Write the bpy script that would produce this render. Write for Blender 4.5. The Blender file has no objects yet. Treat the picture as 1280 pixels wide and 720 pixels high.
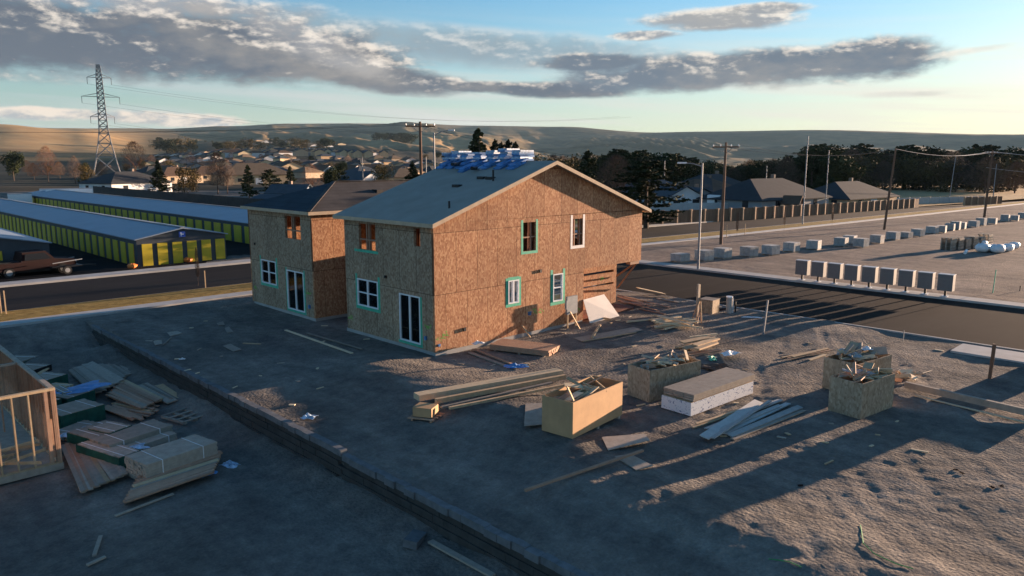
import bpy, math, random
import numpy as np
from mathutils import Vector, Matrix

S = bpy.context.scene
COL = S.collection
R = math.radians
random.seed(7)

# ------------------------------------------------------------ camera
F_PX, PITCH, YAW = 937.5, 0.1673, 0.7954
CAM = Vector((-19.44, -24.50, 8.21))
cam_d = bpy.data.cameras.new("camera")
cam_d.sensor_width = 36.0
cam_d.lens = 36.0 * F_PX / 1280.0
cam_d.clip_start = 0.3
cam_d.clip_end = 40000
cam = bpy.data.objects.new("camera", cam_d)
COL.objects.link(cam)
FW = Vector((math.cos(PITCH) * math.cos(YAW), math.cos(PITCH) * math.sin(YAW), -math.sin(PITCH)))
RT = Vector((math.sin(YAW), -math.cos(YAW), 0.0))
UP = RT.cross(FW)
cam.matrix_world = Matrix(((RT.x, UP.x, -FW.x, CAM.x), (RT.y, UP.y, -FW.y, CAM.y), (RT.z, UP.z, -FW.z, CAM.z), (0, 0, 0, 1)))
S.camera = cam

# ------------------------------------------------------------ light
SUN_EL, SUN_AZ = R(4.2), R(-8.0)          # azimuth measured from +X, counter-clockwise
to_sun = Vector((math.cos(SUN_EL) * math.cos(SUN_AZ), math.cos(SUN_EL) * math.sin(SUN_AZ), math.sin(SUN_EL)))
sd = bpy.data.lights.new("sun", 'SUN')
sd.energy = 5.0
sd.angle = R(0.5)
sd.color = (1.0, 0.70, 0.49)
sun = bpy.data.objects.new("sun", sd)
COL.objects.link(sun)
sun.rotation_euler = to_sun.to_track_quat('Z', 'Y').to_euler()
S.view_settings.view_transform = 'Standard'
S.view_settings.look = 'None'
EXPO = 2.05
S.view_settings.exposure = EXPO
S.view_settings.gamma = 1.0
S.view_settings.use_curve_mapping = False
S.render.film_transparent = False
S.cycles.max_bounces = 6
S.cycles.transparent_max_bounces = 12
SKY_STRENGTH = 0.05
SKY_TINT = (1.20, 1.52, 1.62)


def azel(px, py):
    d = FW * F_PX + RT * (px - 640) + UP * (360 - py)
    return math.atan2(d.y, d.x), math.atan2(d.z, math.hypot(d.x, d.y))


def make_world():
    w = bpy.data.worlds.new("World")
    S.world = w
    w.use_nodes = True
    nt = w.node_tree
    N, L = nt.nodes, nt.links
    N.clear()
    out = N.new('ShaderNodeOutputWorld')
    bg = N.new('ShaderNodeBackground')
    bg.inputs[1].default_value = SKY_STRENGTH
    L.new(bg.outputs[0], out.inputs[0])
    sky = N.new('ShaderNodeTexSky')
    sky.sky_type = 'NISHITA'
    sky.sun_disc = False
    sky.sun_elevation = SUN_EL
    sky.sun_rotation = math.pi / 2 - SUN_AZ
    sky.air_density = 1.0
    sky.dust_density = 0.4
    sky.ozone_density = 3.0

    def V(x):
        return x
    def M(op, a, b=None, c=None, clamp=False):
        n = N.new('ShaderNodeMath'); n.operation = op; n.use_clamp = clamp
        for i, x in enumerate((a, b, c)):
            if x is None: continue
            if isinstance(x, (int, float)): n.inputs[i].default_value = x
            else: L.new(x, n.inputs[i])
        return n.outputs[0]
    def mixc(f, a, b):
        n = N.new('ShaderNodeMix'); n.data_type = 'RGBA'
        if isinstance(f, (int, float)): n.inputs[0].default_value = f
        else: L.new(f, n.inputs[0])
        for i, x in ((6, a), (7, b)):
            if isinstance(x, tuple): n.inputs[i].default_value = (*x, 1)
            else: L.new(x, n.inputs[i])
        return n.outputs[2]
    tc = N.new('ShaderNodeTexCoord')
    sep = N.new('ShaderNodeSeparateXYZ')
    L.new(tc.outputs['Generated'], sep.inputs[0])
    X, Y, Z = sep.outputs
    # azimuth relative to the middle of the view, degrees; elevation, degrees
    ca, sa = math.cos(YAW), math.sin(YAW)
    fx = M('ADD', M('MULTIPLY', X, ca), M('MULTIPLY', Y, sa))
    rx = M('ADD', M('MULTIPLY', X, sa), M('MULTIPLY', Y, -ca))
    A = M('MULTIPLY', M('ARCTAN2', rx, fx), 57.2958)
    E = M('MULTIPLY', M('ARCSINE', Z), 57.2958)
    comb = N.new('ShaderNodeCombineXYZ')
    L.new(M('MULTIPLY', A, 0.42), comb.inputs[0]); L.new(E, comb.inputs[1])
    def noise(scale, detail, off=0.0, rough=0.55):
        mp = N.new('ShaderNodeMapping'); mp.inputs['Location'].default_value = (off, off * 1.7, off * .3)
        L.new(comb.outputs[0], mp.inputs[0])
        n = N.new('ShaderNodeTexNoise'); n.noise_dimensions = '2D'
        n.inputs['Scale'].default_value = scale; n.inputs['Detail'].default_value = detail; n.inputs['Roughness'].default_value = rough
        L.new(mp.outputs[0], n.inputs['Vector'])
        return n.outputs['Fac']
    n1 = M('SUBTRACT', noise(0.42, 9, 3.1, .6), 0.5)
    n2 = M('SUBTRACT', noise(1.3, 7, 9.2, .6), 0.5)
    n3 = M('SUBTRACT', noise(0.2, 6, 21.0, .55), 0.5)
    def noise_at(scale, detail, off, dx, dy, rough=.6):
        mp = N.new('ShaderNodeMapping'); mp.inputs['Location'].default_value = (off + dx, off * 1.7 + dy, off * .3)
        L.new(comb.outputs[0], mp.inputs[0])
        n = N.new('ShaderNodeTexNoise'); n.noise_dimensions = '2D'
        n.inputs['Scale'].default_value = scale; n.inputs['Detail'].default_value = detail; n.inputs['Roughness'].default_value = rough
        L.new(mp.outputs[0], n.inputs['Vector'])
        return n.outputs['Fac']
    relief = M('ADD', M('MULTIPLY', M('SUBTRACT', noise_at(.42, 9, 3.1, 0, 0), noise_at(.42, 9, 3.1, .22, .55)), 3.4),
               M('MULTIPLY', M('SUBTRACT', noise_at(1.3, 7, 9.2, 0, 0), noise_at(1.3, 7, 9.2, .08, .20)), 1.6))
    def pxA(px): return math.degrees(YAW - azel(px, 202)[0])
    def pyE(px, py): return math.degrees(azel(px, py)[1])
    def blob(px, py, rx_, ry_, slope=0.0, nz=1.0):
        """ellipse of cloud: returns 1-d2+noise and the height inside the cloud (-1..1)"""
        a0, e0 = pxA(px), pyE(px, py)
        k = 57.3 / 950
        da = M('SUBTRACT', A, a0)
        de = M('SUBTRACT', M('SUBTRACT', E, e0), M('MULTIPLY', da, slope))
        u = M('DIVIDE', da, rx_ * k); v = M('DIVIDE', de, ry_ * k)
        d2 = M('ADD', M('MULTIPLY', u, u), M('MULTIPLY', v, v))
        m = M('SUBTRACT', 1.0, d2)
        return m, v, u
    def cloud(base, blobs, kn, dark, lit, soft, litbias, litk=1.0, bright=None):
        m = None; hv = None
        for b in blobs:
            mm, v, u = blob(*b)
            if m is None: m, hv = mm, v
            else:
                hv = M('ADD', M('MULTIPLY', hv, M('GREATER_THAN', m, mm)), M('MULTIPLY', v, M('GREATER_THAN', mm, m)))
                m = M('MAXIMUM', m, mm)
        dens = M('ADD', m, M('ADD', M('MULTIPLY', n1, kn * 4.2), M('MULTIPLY', n2, kn * 2.2)))
        alpha = M('MULTIPLY', dens, soft, clamp=True)
        alpha = M('MULTIPLY', M('MULTIPLY', alpha, alpha), M('SUBTRACT', 3.0, M('MULTIPLY', alpha, 2.0)))
        # the rim of a cloud and its top catch the sun
        lt = M('ADD', M('ADD', M('MULTIPLY', hv, 0.38 * litk), relief), M('MULTIPLY', n2, .8))
        lt = M('ADD', M('SUBTRACT', lt, M('MULTIPLY', dens, 0.42)), litbias, clamp=True)
        lt = M('MULTIPLY', M('MULTIPLY', lt, lt), M('SUBTRACT', 3.0, M('MULTIPLY', lt, 2.0)))
        mid_ = tuple(d_ * .45 + l_ * .30 for d_, l_ in zip(dark, lit))
        dk = mixc(M('ADD', M('MULTIPLY', n3, 2.6), M('ADD', M('MULTIPLY', n2, 1.2), .22), clamp=True), dark, mid_)
        colr = mixc(lt, dk, lit)
        return mixc(alpha, base, colr)
    s = 1.0 / SKY_STRENGTH / 2 ** EXPO
    def c(r, g, b): return (r * s, g * s, b * s)
    # clear sky: nishita plus thin high veil that pales it towards the horizon
    base = mixc(1.0, sky.outputs[0], SKY_TINT)
    base.node.blend_type = 'MULTIPLY'
    veil_e = M('SUBTRACT', 1.0, M('DIVIDE', M('ABSOLUTE', M('SUBTRACT', E, 3.0)), 9.0), clamp=True)
    veil_n = M('ADD', M('MULTIPLY', n3, 2.4), 0.45, clamp=True)
    # streaks: noise stretched along the horizon
    cs = N.new('ShaderNodeCombineXYZ')
    L.new(M('MULTIPLY', A, 0.05), cs.inputs[0]); L.new(M('ADD', E, M('MULTIPLY', A, 0.05)), cs.inputs[1])
    ns = N.new('ShaderNodeTexNoise'); ns.noise_dimensions = '2D'
    ns.inputs['Scale'].default_value = 0.9; ns.inputs['Detail'].default_value = 5
    L.new(cs.outputs[0], ns.inputs['Vector'])
    streak = M('MULTIPLY', M('SUBTRACT', ns.outputs['Fac'], 0.42), 3.2, clamp=True)
    warm = M('MULTIPLY', M('ADD', A, 36.0), 1 / 72.0, clamp=True)        # towards the sun
    veil_c = mixc(warm, c(.50, .58, .62), c(1.0, .90, .78))
    base = mixc(M('MULTIPLY', M('MULTIPLY', veil_e, M('ADD', M('MULTIPLY', streak, .45), M('ADD', M('MULTIPLY', warm, .30), .40))), 1.0), base, veil_c)
    base = mixc(M('MULTIPLY', M('MULTIPLY', streak, 0.35), M('SUBTRACT', 1.0, M('DIVIDE', E, 11.0), clamp=True)), base, mixc(warm, c(.55, .60, .63), c(.95, .90, .78)))
    # soft grey-blue altostratus band behind, centre, with a pale upper edge
    base = cloud(base, [(600, 60, 300, 30, -0.05), (420, 40, 220, 26, -.08), (840, 82, 240, 22, -.03)], 0.16, c(.30, .40, .47), c(.66, .69, .69), .9, 0.42)
    # small sunlit cumulus low on the left
    base = cloud(base, [(215, 149, 95, 10, -.03), (60, 142, 90, 8, 0), (130, 146, 40, 5, 0)], 0.32, c(.42, .46, .50), c(.90, .78, .66), 1.4, 0.85)
    # the big dark bank, upper left, tapering to the right
    base = cloud(base, [(40, 40, 330, 50, -0.03), (300, 60, 240, 46, -0.06), (480, 98, 150, 20, -0.07), (690, 112, 110, 12, -0.02), (590, 108, 90, 9, -.02)], 0.30,
                 c(.13, .16, .21), c(.90, .81, .71), 1.4, 0.20)
    base = cloud(base, [(370, 40, 95, 32, -.35), (200, 4, 260, 16, 0), (440, 78, 60, 16, -.2)], 0.34, c(.36, .37, .40), c(.97, .88, .78), .8, 0.55)
    # the second bank, upper right
    base = cloud(base, [(900, 88, 240, 27, 0.03), (740, 78, 90, 13, 0), (1080, 74, 90, 28, .05)], 0.32,
                 c(.165, .21, .27), c(.95, .86, .75), 1.4, 0.20)
    base = cloud(base, [(890, 24, 110, 15, 0), (800, 44, 50, 7, 0), (950, 12, 60, 9, 0)], 0.34, c(.33, .37, .42), c(.93, .87, .78), 1.3, 0.5)
    base = cloud(base, [(1200, 64, 60, 5, .1), (1120, 118, 60, 5, 0)], 0.3, c(.8, .78, .7), c(.98, .93, .82), .8, .5)
    L.new(base, bg.inputs[0])


make_world()

# ------------------------------------------------------------ ground heights and pixel helper
def base_z(x):
    return -0.013 * min(max(0.0, x - 32.0), 230.0)


def gz(x, y):
    """height of the graded ground without its small bumps"""
    z = base_z(x)
    if x < -8.41:
        t = min(max((y - 15.0) / 4.5, 0), 1)
        t = t * t * (3 - 2 * t)
        z = -1.15 * (1 - t)
    elif x < -4.0 and y < 17:
        k = min(max((-4.0 - x) / 4.0, 0), 1)
        z = -(0.10 + 0.12 * min(max((-4.0 - y) / 3.0, 0), 1)) * k
    return z


def P(px, py, z=None, dz=0.0):
    """photo pixel -> point of the ground there"""
    d = FW * F_PX + RT * (px - 640) + UP * (360 - py)
    zz = 0.0 if z is None else z
    for _ in range(8):
        p = CAM + d * ((zz - CAM.z) / d.z)
        if z is not None: break
        zz = gz(p.x, p.y)
    return Vector((p.x, p.y, zz + dz))


def polar(px, r):
    a = azel(px, 202)[0]
    return CAM.x + r * math.cos(a), CAM.y + r * math.sin(a)


# ------------------------------------------------------------ mesh helpers
class MB:
    def __init__(s):
        s.v = []; s.f = []; s.mi = []; s.mats = []
    def slot(s, m):
        if m not in s.mats: s.mats.append(m)
        return s.mats.index(m)
    def add(s, vs, fs, m=None):
        n = len(s.v); s.v += [tuple(v) for v in vs]; s.f += [tuple(i + n for i in f) for f in fs]
        s.mi += [s.slot(m) if m else 0] * len(fs)
        return s
    def box(s, x0, y0, z0, x1, y1, z1, m=None, M=None):
        vs = [Vector(p) for p in ((x0, y0, z0), (x1, y0, z0), (x1, y1, z0), (x0, y1, z0), (x0, y0, z1), (x1, y0, z1), (x1, y1, z1), (x0, y1, z1))]
        if M: vs = [M @ v for v in vs]
        return s.add(vs, [(0, 3, 2, 1), (4, 5, 6, 7), (0, 1, 5, 4), (1, 2, 6, 5), (2, 3, 7, 6), (3, 0, 4, 7)], m)
    def beam(s, p, q, w, h, m=None, roll=0.0):
        p, q = Vector(p), Vector(q); d = (q - p); L = d.length; d = d / L
        ref = Vector((0, 0, 1)) if abs(d.z) < .95 else Vector((1, 0, 0))
        a = d.cross(ref).normalized(); b = a.cross(d).normalized()
        if roll: a, b = a * math.cos(roll) + b * math.sin(roll), b * math.cos(roll) - a * math.sin(roll)
        vs = []
        for o in (p, q):
            for (i, j) in ((-1, -1), (1, -1), (1, 1), (-1, 1)): vs.append(o + a * (i * w / 2) + b * (j * h / 2))
        return s.add(vs, [(3, 2, 1, 0), (4, 5, 6, 7), (0, 1, 5, 4), (1, 2, 6, 5), (2, 3, 7, 6), (3, 0, 4, 7)], m)
    def tube(s, pts, r, n=8, m=None, cap=True):
        pts = [Vector(p) for p in pts]
        rs = r if isinstance(r, (list, tuple)) else [r] * len(pts)
        vs = []; fs = []
        for i, p in enumerate(pts):
            d = (pts[min(i + 1, len(pts) - 1)] - pts[max(i - 1, 0)]).normalized()
            ref = Vector((0, 0, 1)) if abs(d.z) < .9 else Vector((1, 0, 0))
            a = d.cross(ref).normalized(); b = a.cross(d)
            for k in range(n):
                t = 2 * math.pi * k / n
                vs.append(p + (a * math.cos(t) + b * math.sin(t)) * rs[i])
        for i in range(len(pts) - 1):
            for k in range(n):
                k2 = (k + 1) % n
                fs.append((i * n + k, i * n + k2, (i + 1) * n + k2, (i + 1) * n + k))
        if cap:
            fs.append(tuple(range(n))[::-1]); fs.append(tuple((len(pts) - 1) * n + k for k in range(n)))
        return s.add(vs, fs, m)
    def obj(s, name, mat=None, parent=None, loc=None, smooth=False):
        me = bpy.data.meshes.new(name); me.from_pydata(s.v, [], s.f)
        if s.mats:
            for m in s.mats: me.materials.append(m)
            me.polygons.foreach_set('material_index', s.mi)
        elif mat: me.materials.append(mat)
        if smooth: me.polygons.foreach_set('use_smooth', [True] * len(me.polygons))
        me.update()
        o = bpy.data.objects.new(name, me); COL.objects.link(o)
        if parent: o.parent = parent
        if loc is not None: o.location = loc
        return o


def tag(o, label=None, cat=None, group=None, kind=None):
    if label: o['label'] = label
    if cat: o['category'] = cat
    if group: o['group'] = group
    if kind: o['kind'] = kind
    return o


def thing(name, label, cat, loc=(0, 0, 0), rz=0.0, group=None):
    o = bpy.data.objects.new(name, None); COL.objects.link(o)
    o.location = loc; o.rotation_euler = (0, 0, rz); o.empty_display_size = .2
    return tag(o, label, cat, group)


def dup(o, parent=None, **kw):
    c = o.copy(); COL.objects.link(c); c.parent = parent
    for ch in KIDS.get(o.name, None) or [k for k in o.children]:
        dup(ch, c)
    for k, v in kw.items():
        if k == 'loc': c.location = v
        elif k == 'rz': c.rotation_euler = (0, 0, v)
        elif k == 'scale': c.scale = v if isinstance(v, tuple) else (v, v, v)
        else: c[k] = v
    return c
KIDS = {}

# ------------------------------------------------------------ materials
def new_mat(name):
    m = bpy.data.materials.new(name); m.use_nodes = True
    nt = m.node_tree; b = nt.nodes['Principled BSDF']
    return m, nt, b


def ramp(nt, fac, stops):
    r = nt.nodes.new('ShaderNodeValToRGB')
    e = r.color_ramp.elements
    while len(e) > 1: e.remove(e[-1])
    e[0].position = stops[0][0]; e[0].color = (*stops[0][1], 1)
    for p, c in stops[1:]:
        x = e.new(p); x.color = (*c, 1)
    nt.links.new(fac, r.inputs[0])
    return r.outputs[0]


def nz(nt, scale, detail=4, rough=.55, vec=None, mapping=None, dist=0.0):
    n = nt.nodes.new('ShaderNodeTexNoise')
    n.inputs['Scale'].default_value = scale; n.inputs['Detail'].default_value = detail
    n.inputs['Roughness'].default_value = rough; n.inputs['Distortion'].default_value = dist
    if vec is None:
        tc = nt.nodes.new('ShaderNodeTexCoord'); vec = tc.outputs['Object']
    if mapping:
        mp = nt.nodes.new('ShaderNodeMapping'); mp.inputs['Scale'].default_value = mapping
        nt.links.new(vec, mp.inputs[0]); vec = mp.outputs[0]
    nt.links.new(vec, n.inputs['Vector'])
    return n.outputs['Fac']


def math_n(nt, op, a, b=None, clamp=False):
    n = nt.nodes.new('ShaderNodeMath'); n.operation = op; n.use_clamp = clamp
    for i, x in enumerate((a, b)):
        if x is None: continue
        if isinstance(x, (int, float)): n.inputs[i].default_value = x
        else: nt.links.new(x, n.inputs[i])
    return n.outputs[0]


def mixn(nt, f, a, b, mode='MIX'):
    n = nt.nodes.new('ShaderNodeMix'); n.data_type = 'RGBA'; n.blend_type = mode
    if isinstance(f, (int, float)): n.inputs[0].default_value = f
    else: nt.links.new(f, n.inputs[0])
    for i, x in ((6, a), (7, b)):
        if isinstance(x, tuple): n.inputs[i].default_value = (*x, 1)
        else: nt.links.new(x, n.inputs[i])
    return n.outputs[2]


def bump(nt, b, h, strength=.5, dist=.02):
    n = nt.nodes.new('ShaderNodeBump'); n.inputs['Strength'].default_value = strength; n.inputs['Distance'].default_value = dist
    nt.links.new(h, n.inputs['Height']); nt.links.new(n.outputs[0], b.inputs['Normal'])
    return n


def simple(name, col, rough=.8, var=.25, scale=3.0, metal=0.0, bs=0.0, bd=.01, mapping=None, rnd=0.0, spec=.3):
    """a plain surface with blotchy variation; rnd varies it from object to object"""
    m, nt, b = new_mat(name)
    f = nz(nt, scale, 5, .6, mapping=mapping)
    lo = tuple(c * (1 - var) for c in col); hi = tuple(min(1, c * (1 + var)) for c in col)
    c = ramp(nt, f, [(.3, lo), (.7, hi)])
    if rnd:
        oi = nt.nodes.new('ShaderNodeObjectInfo')
        v = math_n(nt, 'ADD', math_n(nt, 'MULTIPLY', oi.outputs['Random'], 2 * rnd), 1 - rnd)
        g = nt.nodes.new('ShaderNodeCombineColor')
        for i in range(3): nt.links.new(v, g.inputs[i])
        c = mixn(nt, 1.0, c, g.outputs[0], 'MULTIPLY')
    nt.links.new(c, b.inputs['Base Color'])
    b.inputs['Roughness'].default_value = rough; b.inputs['Metallic'].default_value = metal
    b.inputs['Specular IOR Level'].default_value = spec
    if bs: bump(nt, b, f, bs, bd)
    return m


def osb_mat(name, c0, c1, c2, axis='XZ', seam=True, tone=1.0):
    m, nt, b = new_mat(name)
    tc = nt.nodes.new('ShaderNodeTexCoord')
    v = nt.nodes.new('ShaderNodeTexVoronoi'); v.inputs['Scale'].default_value = 17.0
    mp = nt.nodes.new('ShaderNodeMapping'); mp.inputs['Rotation'].default_value = (.4, .5, .6); mp.inputs['Scale'].default_value = (1.0, 1.0, .55)
    nt.links.new(tc.outputs['Object'], mp.inputs[0]); nt.links.new(mp.outputs[0], v.inputs['Vector'])
    f = math_n(nt, 'ADD', math_n(nt, 'MULTIPLY', v.outputs['Color'], .62), math_n(nt, 'MULTIPLY', nz(nt, 38, 3), .38))
    c = ramp(nt, f, [(.18, c0), (.5, c1), (.82, c2)])
    big = nz(nt, .55, 4, .6)
    c = mixn(nt, 1.0, c, ramp(nt, big, [(.3, (.82, .80, .80)), (.7, (1.10, 1.08, 1.04))]), 'MULTIPLY')
    if seam:
        sp = nt.nodes.new('ShaderNodeSeparateXYZ'); nt.links.new(tc.outputs['Object'], sp.inputs[0])
        h = sp.outputs[0] if axis[0] == 'X' else sp.outputs[1]
        cb = nt.nodes.new('ShaderNodeCombineXYZ'); nt.links.new(h, cb.inputs[0]); nt.links.new(sp.outputs[2], cb.inputs[1])
        br = nt.nodes.new('ShaderNodeTexBrick')
        br.inputs['Scale'].default_value = 1.0; br.inputs['Brick Width'].default_value = 1.22; br.inputs['Row Height'].default_value = 2.62
        br.inputs['Mortar Size'].default_value = .014; br.inputs['Mortar Smooth'].default_value = .0
        br.inputs['Color1'].default_value = (1.14, 1.12, 1.10, 1); br.inputs['Color2'].default_value = (.85, .82, .80, 1); br.inputs['Mortar'].default_value = (.42, .38, .36, 1)
        nt.links.new(cb.outputs[0], br.inputs['Vector'])
        c = mixn(nt, 1.0, c, br.outputs['Color'], 'MULTIPLY')
    nt.links.new(c, b.inputs['Base Color']); b.inputs['Roughness'].default_value = .85
    b.inputs['Specular IOR Level'].default_value = .2
    bump(nt, b, f, .25, .004)
    return m


def lumber_mat(name, lo, hi, rnd=.22):
    m, nt, b = new_mat(name)
    f = nz(nt, 5, 6, .6); g = nz(nt, 60, 2, .5)
    c = ramp(nt, math_n(nt, 'ADD', math_n(nt, 'MULTIPLY', f, .7), math_n(nt, 'MULTIPLY', g, .3)), [(.3, lo), (.7, hi)])
    oi = nt.nodes.new('ShaderNodeObjectInfo')
    v = math_n(nt, 'ADD', math_n(nt, 'MULTIPLY', oi.outputs['Random'], 2 * rnd), 1 - rnd)
    cc = nt.nodes.new('ShaderNodeCombineColor')
    for i in range(3): nt.links.new(v, cc.inputs[i])
    c = mixn(nt, 1.0, c, cc.outputs[0], 'MULTIPLY')
    nt.links.new(c, b.inputs['Base Color']); b.inputs['Roughness'].default_value = .8; b.inputs['Specular IOR Level'].default_value = .25
    bump(nt, b, g, .2, .004)
    return m


def glass_mat(name='window_glass'):
    m, nt, b = new_mat(name)
    nt.nodes.remove(b)
    out = nt.nodes['Material Output']
    g = nt.nodes.new('ShaderNodeBsdfGlossy'); g.inputs['Roughness'].default_value = .03; g.inputs['Color'].default_value = (.9, .95, 1, 1)
    t = nt.nodes.new('ShaderNodeBsdfTransparent'); t.inputs['Color'].default_value = (.62, .68, .66, 1)
    fr = nt.nodes.new('ShaderNodeFresnel'); fr.inputs['IOR'].default_value = 1.5
    mx = nt.nodes.new('ShaderNodeMixShader')
    nt.links.new(fr.outputs[0], mx.inputs[0]); nt.links.new(t.outputs[0], mx.inputs[1]); nt.links.new(g.outputs[0], mx.inputs[2])
    nt.links.new(mx.outputs[0], out.inputs[0])
    return m


def dirt_mat():
    m, nt, b = new_mat('dirt')
    tc = nt.nodes.new('ShaderNodeTexCoord'); vec = tc.outputs['Object']
    f1 = nz(nt, .18, 7, .62, vec); f2 = nz(nt, 2.4, 6, .65, vec); f3 = nz(nt, 14, 4, .7, vec)
    f4 = nz(nt, .7, 6, .6, vec, mapping=(1.0, .22, 1), dist=.4)
    c = ramp(nt, f1, [(.3, (.136, .125, .111)), (.5, (.204, .185, .164)), (.72, (.288, .258, .227))])
    sp = nt.nodes.new('ShaderNodeSeparateXYZ'); nt.links.new(vec, sp.inputs[0])
    far = math_n(nt, 'MULTIPLY', math_n(nt, 'SUBTRACT', sp.outputs[0], 30.0), .3, clamp=True)
    south = math_n(nt, 'LESS_THAN', sp.outputs[1], 22.0)
    far = math_n(nt, 'MULTIPLY', far, south)
    c = mixn(nt, math_n(nt, 'MULTIPLY', far, .8), c, ramp(nt, nz(nt, .35, 6, .6, vec, mapping=(.3, 1, 1)), [(.3, (.20, .165, .14)), (.7, (.31, .255, .215))]))
    c = mixn(nt, 1.0, c, ramp(nt, f2, [(.3, (.70, .70, .71)), (.7, (1.2, 1.19, 1.17))]), 'MULTIPLY')
    c = mixn(nt, 1.0, c, ramp(nt, f4, [(.35, (.74, .74, .76)), (.65, (1.18, 1.16, 1.13))]), 'MULTIPLY')
    c = mixn(nt, 1.0, c, ramp(nt, f3, [(.35, (.80, .80, .80)), (.66, (1.08, 1.07, 1.06)), (.76, (1.6, 1.55, 1.48))]), 'MULTIPLY')
    nt.links.new(c, b.inputs['Base Color']); b.inputs['Roughness'].default_value = 1.0; b.inputs['Specular IOR Level'].default_value = .03
    vo = nt.nodes.new('ShaderNodeTexVoronoi'); vo.inputs['Scale'].default_value = 9; nt.links.new(vec, vo.inputs['Vector'])
    h = math_n(nt, 'ADD', math_n(nt, 'MULTIPLY', f2, .42), math_n(nt, 'ADD', math_n(nt, 'MULTIPLY', f3, .48), math_n(nt, 'MULTIPLY', vo.outputs['Distance'], -.38)))
    # wheel treads: short cross ribs inside long bands that wander over the lot
    for (rz, sc, k) in ((.35, 3.4, .10), (-.9, 2.8, .08)):
        mp = nt.nodes.new('ShaderNodeMapping'); mp.inputs['Rotation'].default_value = (0, 0, rz); nt.links.new(vec, mp.inputs[0])
        w = nt.nodes.new('ShaderNodeTexWave'); w.bands_direction = 'X'; w.inputs['Scale'].default_value = sc / 2; w.inputs['Distortion'].default_value = 6.0
        w.inputs['Detail'].default_value = 2; w.inputs['Detail Scale'].default_value = 1.6
        nt.links.new(mp.outputs[0], w.inputs['Vector'])
        bd = nt.nodes.new('ShaderNodeTexWave'); bd.bands_direction = 'Y'; bd.inputs['Scale'].default_value = .32; bd.inputs['Distortion'].default_value = 5.0
        bd.inputs['Detail'].default_value = 1; bd.inputs['Detail Scale'].default_value = .25
        nt.links.new(mp.outputs[0], bd.inputs['Vector'])
        mask = math_n(nt, 'MULTIPLY', math_n(nt, 'SUBTRACT', bd.outputs['Fac'], .6), 3.0, clamp=True)
        h = math_n(nt, 'ADD', h, math_n(nt, 'MULTIPLY', math_n(nt, 'MULTIPLY', w.outputs['Fac'], mask), k))
        h = math_n(nt, 'SUBTRACT', h, math_n(nt, 'MULTIPLY', mask, k * .6))
    bump(nt, b, h, .8, .09)
    return m


def road_mat(name, base, warm=0.0):
    m, nt, b = new_mat(name)
    tc = nt.nodes.new('ShaderNodeTexCoord'); vec = tc.outputs['Object']
    f1 = nz(nt, .12, 6, .6, vec); f2 = nz(nt, 30, 3, .6, vec); f3 = nz(nt, .35, 5, .6, vec, mapping=(.12, 1, 1))
    c = ramp(nt, f1, [(.3, tuple(x * .8 for x in base)), (.7, tuple(x * 1.2 for x in base))])
    c = mixn(nt, 1.0, c, ramp(nt, f2, [(.3, (.8, .8, .8)), (.75, (1.25, 1.24, 1.2))]), 'MULTIPLY')
    dust = ramp(nt, f3, [(.52, (0, 0, 0)), (.8, (1, 1, 1))])
    c = mixn(nt, math_n(nt, 'MULTIPLY', dust, .25), c, (.10, .085, .07))
    nt.links.new(c, b.inputs['Base Color']); b.inputs['Roughness'].default_value = 1.0; b.inputs['Specular IOR Level'].default_value = .03
    bump(nt, b, f2, .25, .01)
    return m


def grass_mat(name, a, b_, c_, scale=3):
    m, nt, b = new_mat(name)
    f = nz(nt, scale, 7, .7)
    nt.links.new(ramp(nt, f, [(.3, a), (.5, b_), (.7, c_)]), b.inputs['Base Color'])
    b.inputs['Roughness'].default_value = .95; b.inputs['Specular IOR Level'].default_value = .1
    bump(nt, b, nz(nt, 20, 3), .8, .06)
    return m


def hill_mat():
    m, nt, b = new_mat('dry_hill_grass')
    tc = nt.nodes.new('ShaderNodeTexCoord'); vec = tc.outputs['Object']
    f = nz(nt, .0011, 8, .6, vec); g = nz(nt, .012, 6, .65, vec, mapping=(1, 1, 3))
    c = ramp(nt, f, [(.34, (.085, .08, .045)), (.46, (.15, .115, .06)), (.6, (.26, .175, .09)), (.75, (.33, .22, .115))])
    c = mixn(nt, 1.0, c, ramp(nt, g, [(.3, (.72, .74, .75)), (.7, (1.15, 1.13, 1.1))]), 'MULTIPLY')
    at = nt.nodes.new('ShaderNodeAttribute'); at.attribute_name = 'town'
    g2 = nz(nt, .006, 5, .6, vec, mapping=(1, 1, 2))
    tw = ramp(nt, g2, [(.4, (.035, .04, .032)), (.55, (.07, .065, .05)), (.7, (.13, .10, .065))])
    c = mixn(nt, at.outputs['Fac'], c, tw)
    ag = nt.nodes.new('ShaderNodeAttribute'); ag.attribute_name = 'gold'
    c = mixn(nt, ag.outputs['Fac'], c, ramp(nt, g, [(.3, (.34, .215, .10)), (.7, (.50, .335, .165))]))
    nt.links.new(c, b.inputs['Base Color']); b.inputs['Roughness'].default_value = .95; b.inputs['Specular IOR Level'].default_value = .05
    return m


def leaf_mat(name, a, b_, rnd=.25, scale=1.3, trans=0.0):
    m, nt, b = new_mat(name)
    f = nz(nt, scale, 4, .65)
    c = ramp(nt, f, [(.35, a), (.65, b_)])
    oi = nt.nodes.new('ShaderNodeObjectInfo')
    v = math_n(nt, 'ADD', math_n(nt, 'MULTIPLY', oi.outputs['Random'], 2 * rnd), 1 - rnd)
    cc = nt.nodes.new('ShaderNodeCombineColor')
    for i in range(3): nt.links.new(v, cc.inputs[i])
    c = mixn(nt, 1.0, c, cc.outputs[0], 'MULTIPLY')
    nt.links.new(c, b.inputs['Base Color']); b.inputs['Roughness'].default_value = .9; b.inputs['Specular IOR Level'].default_value = .1
    return m


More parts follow.
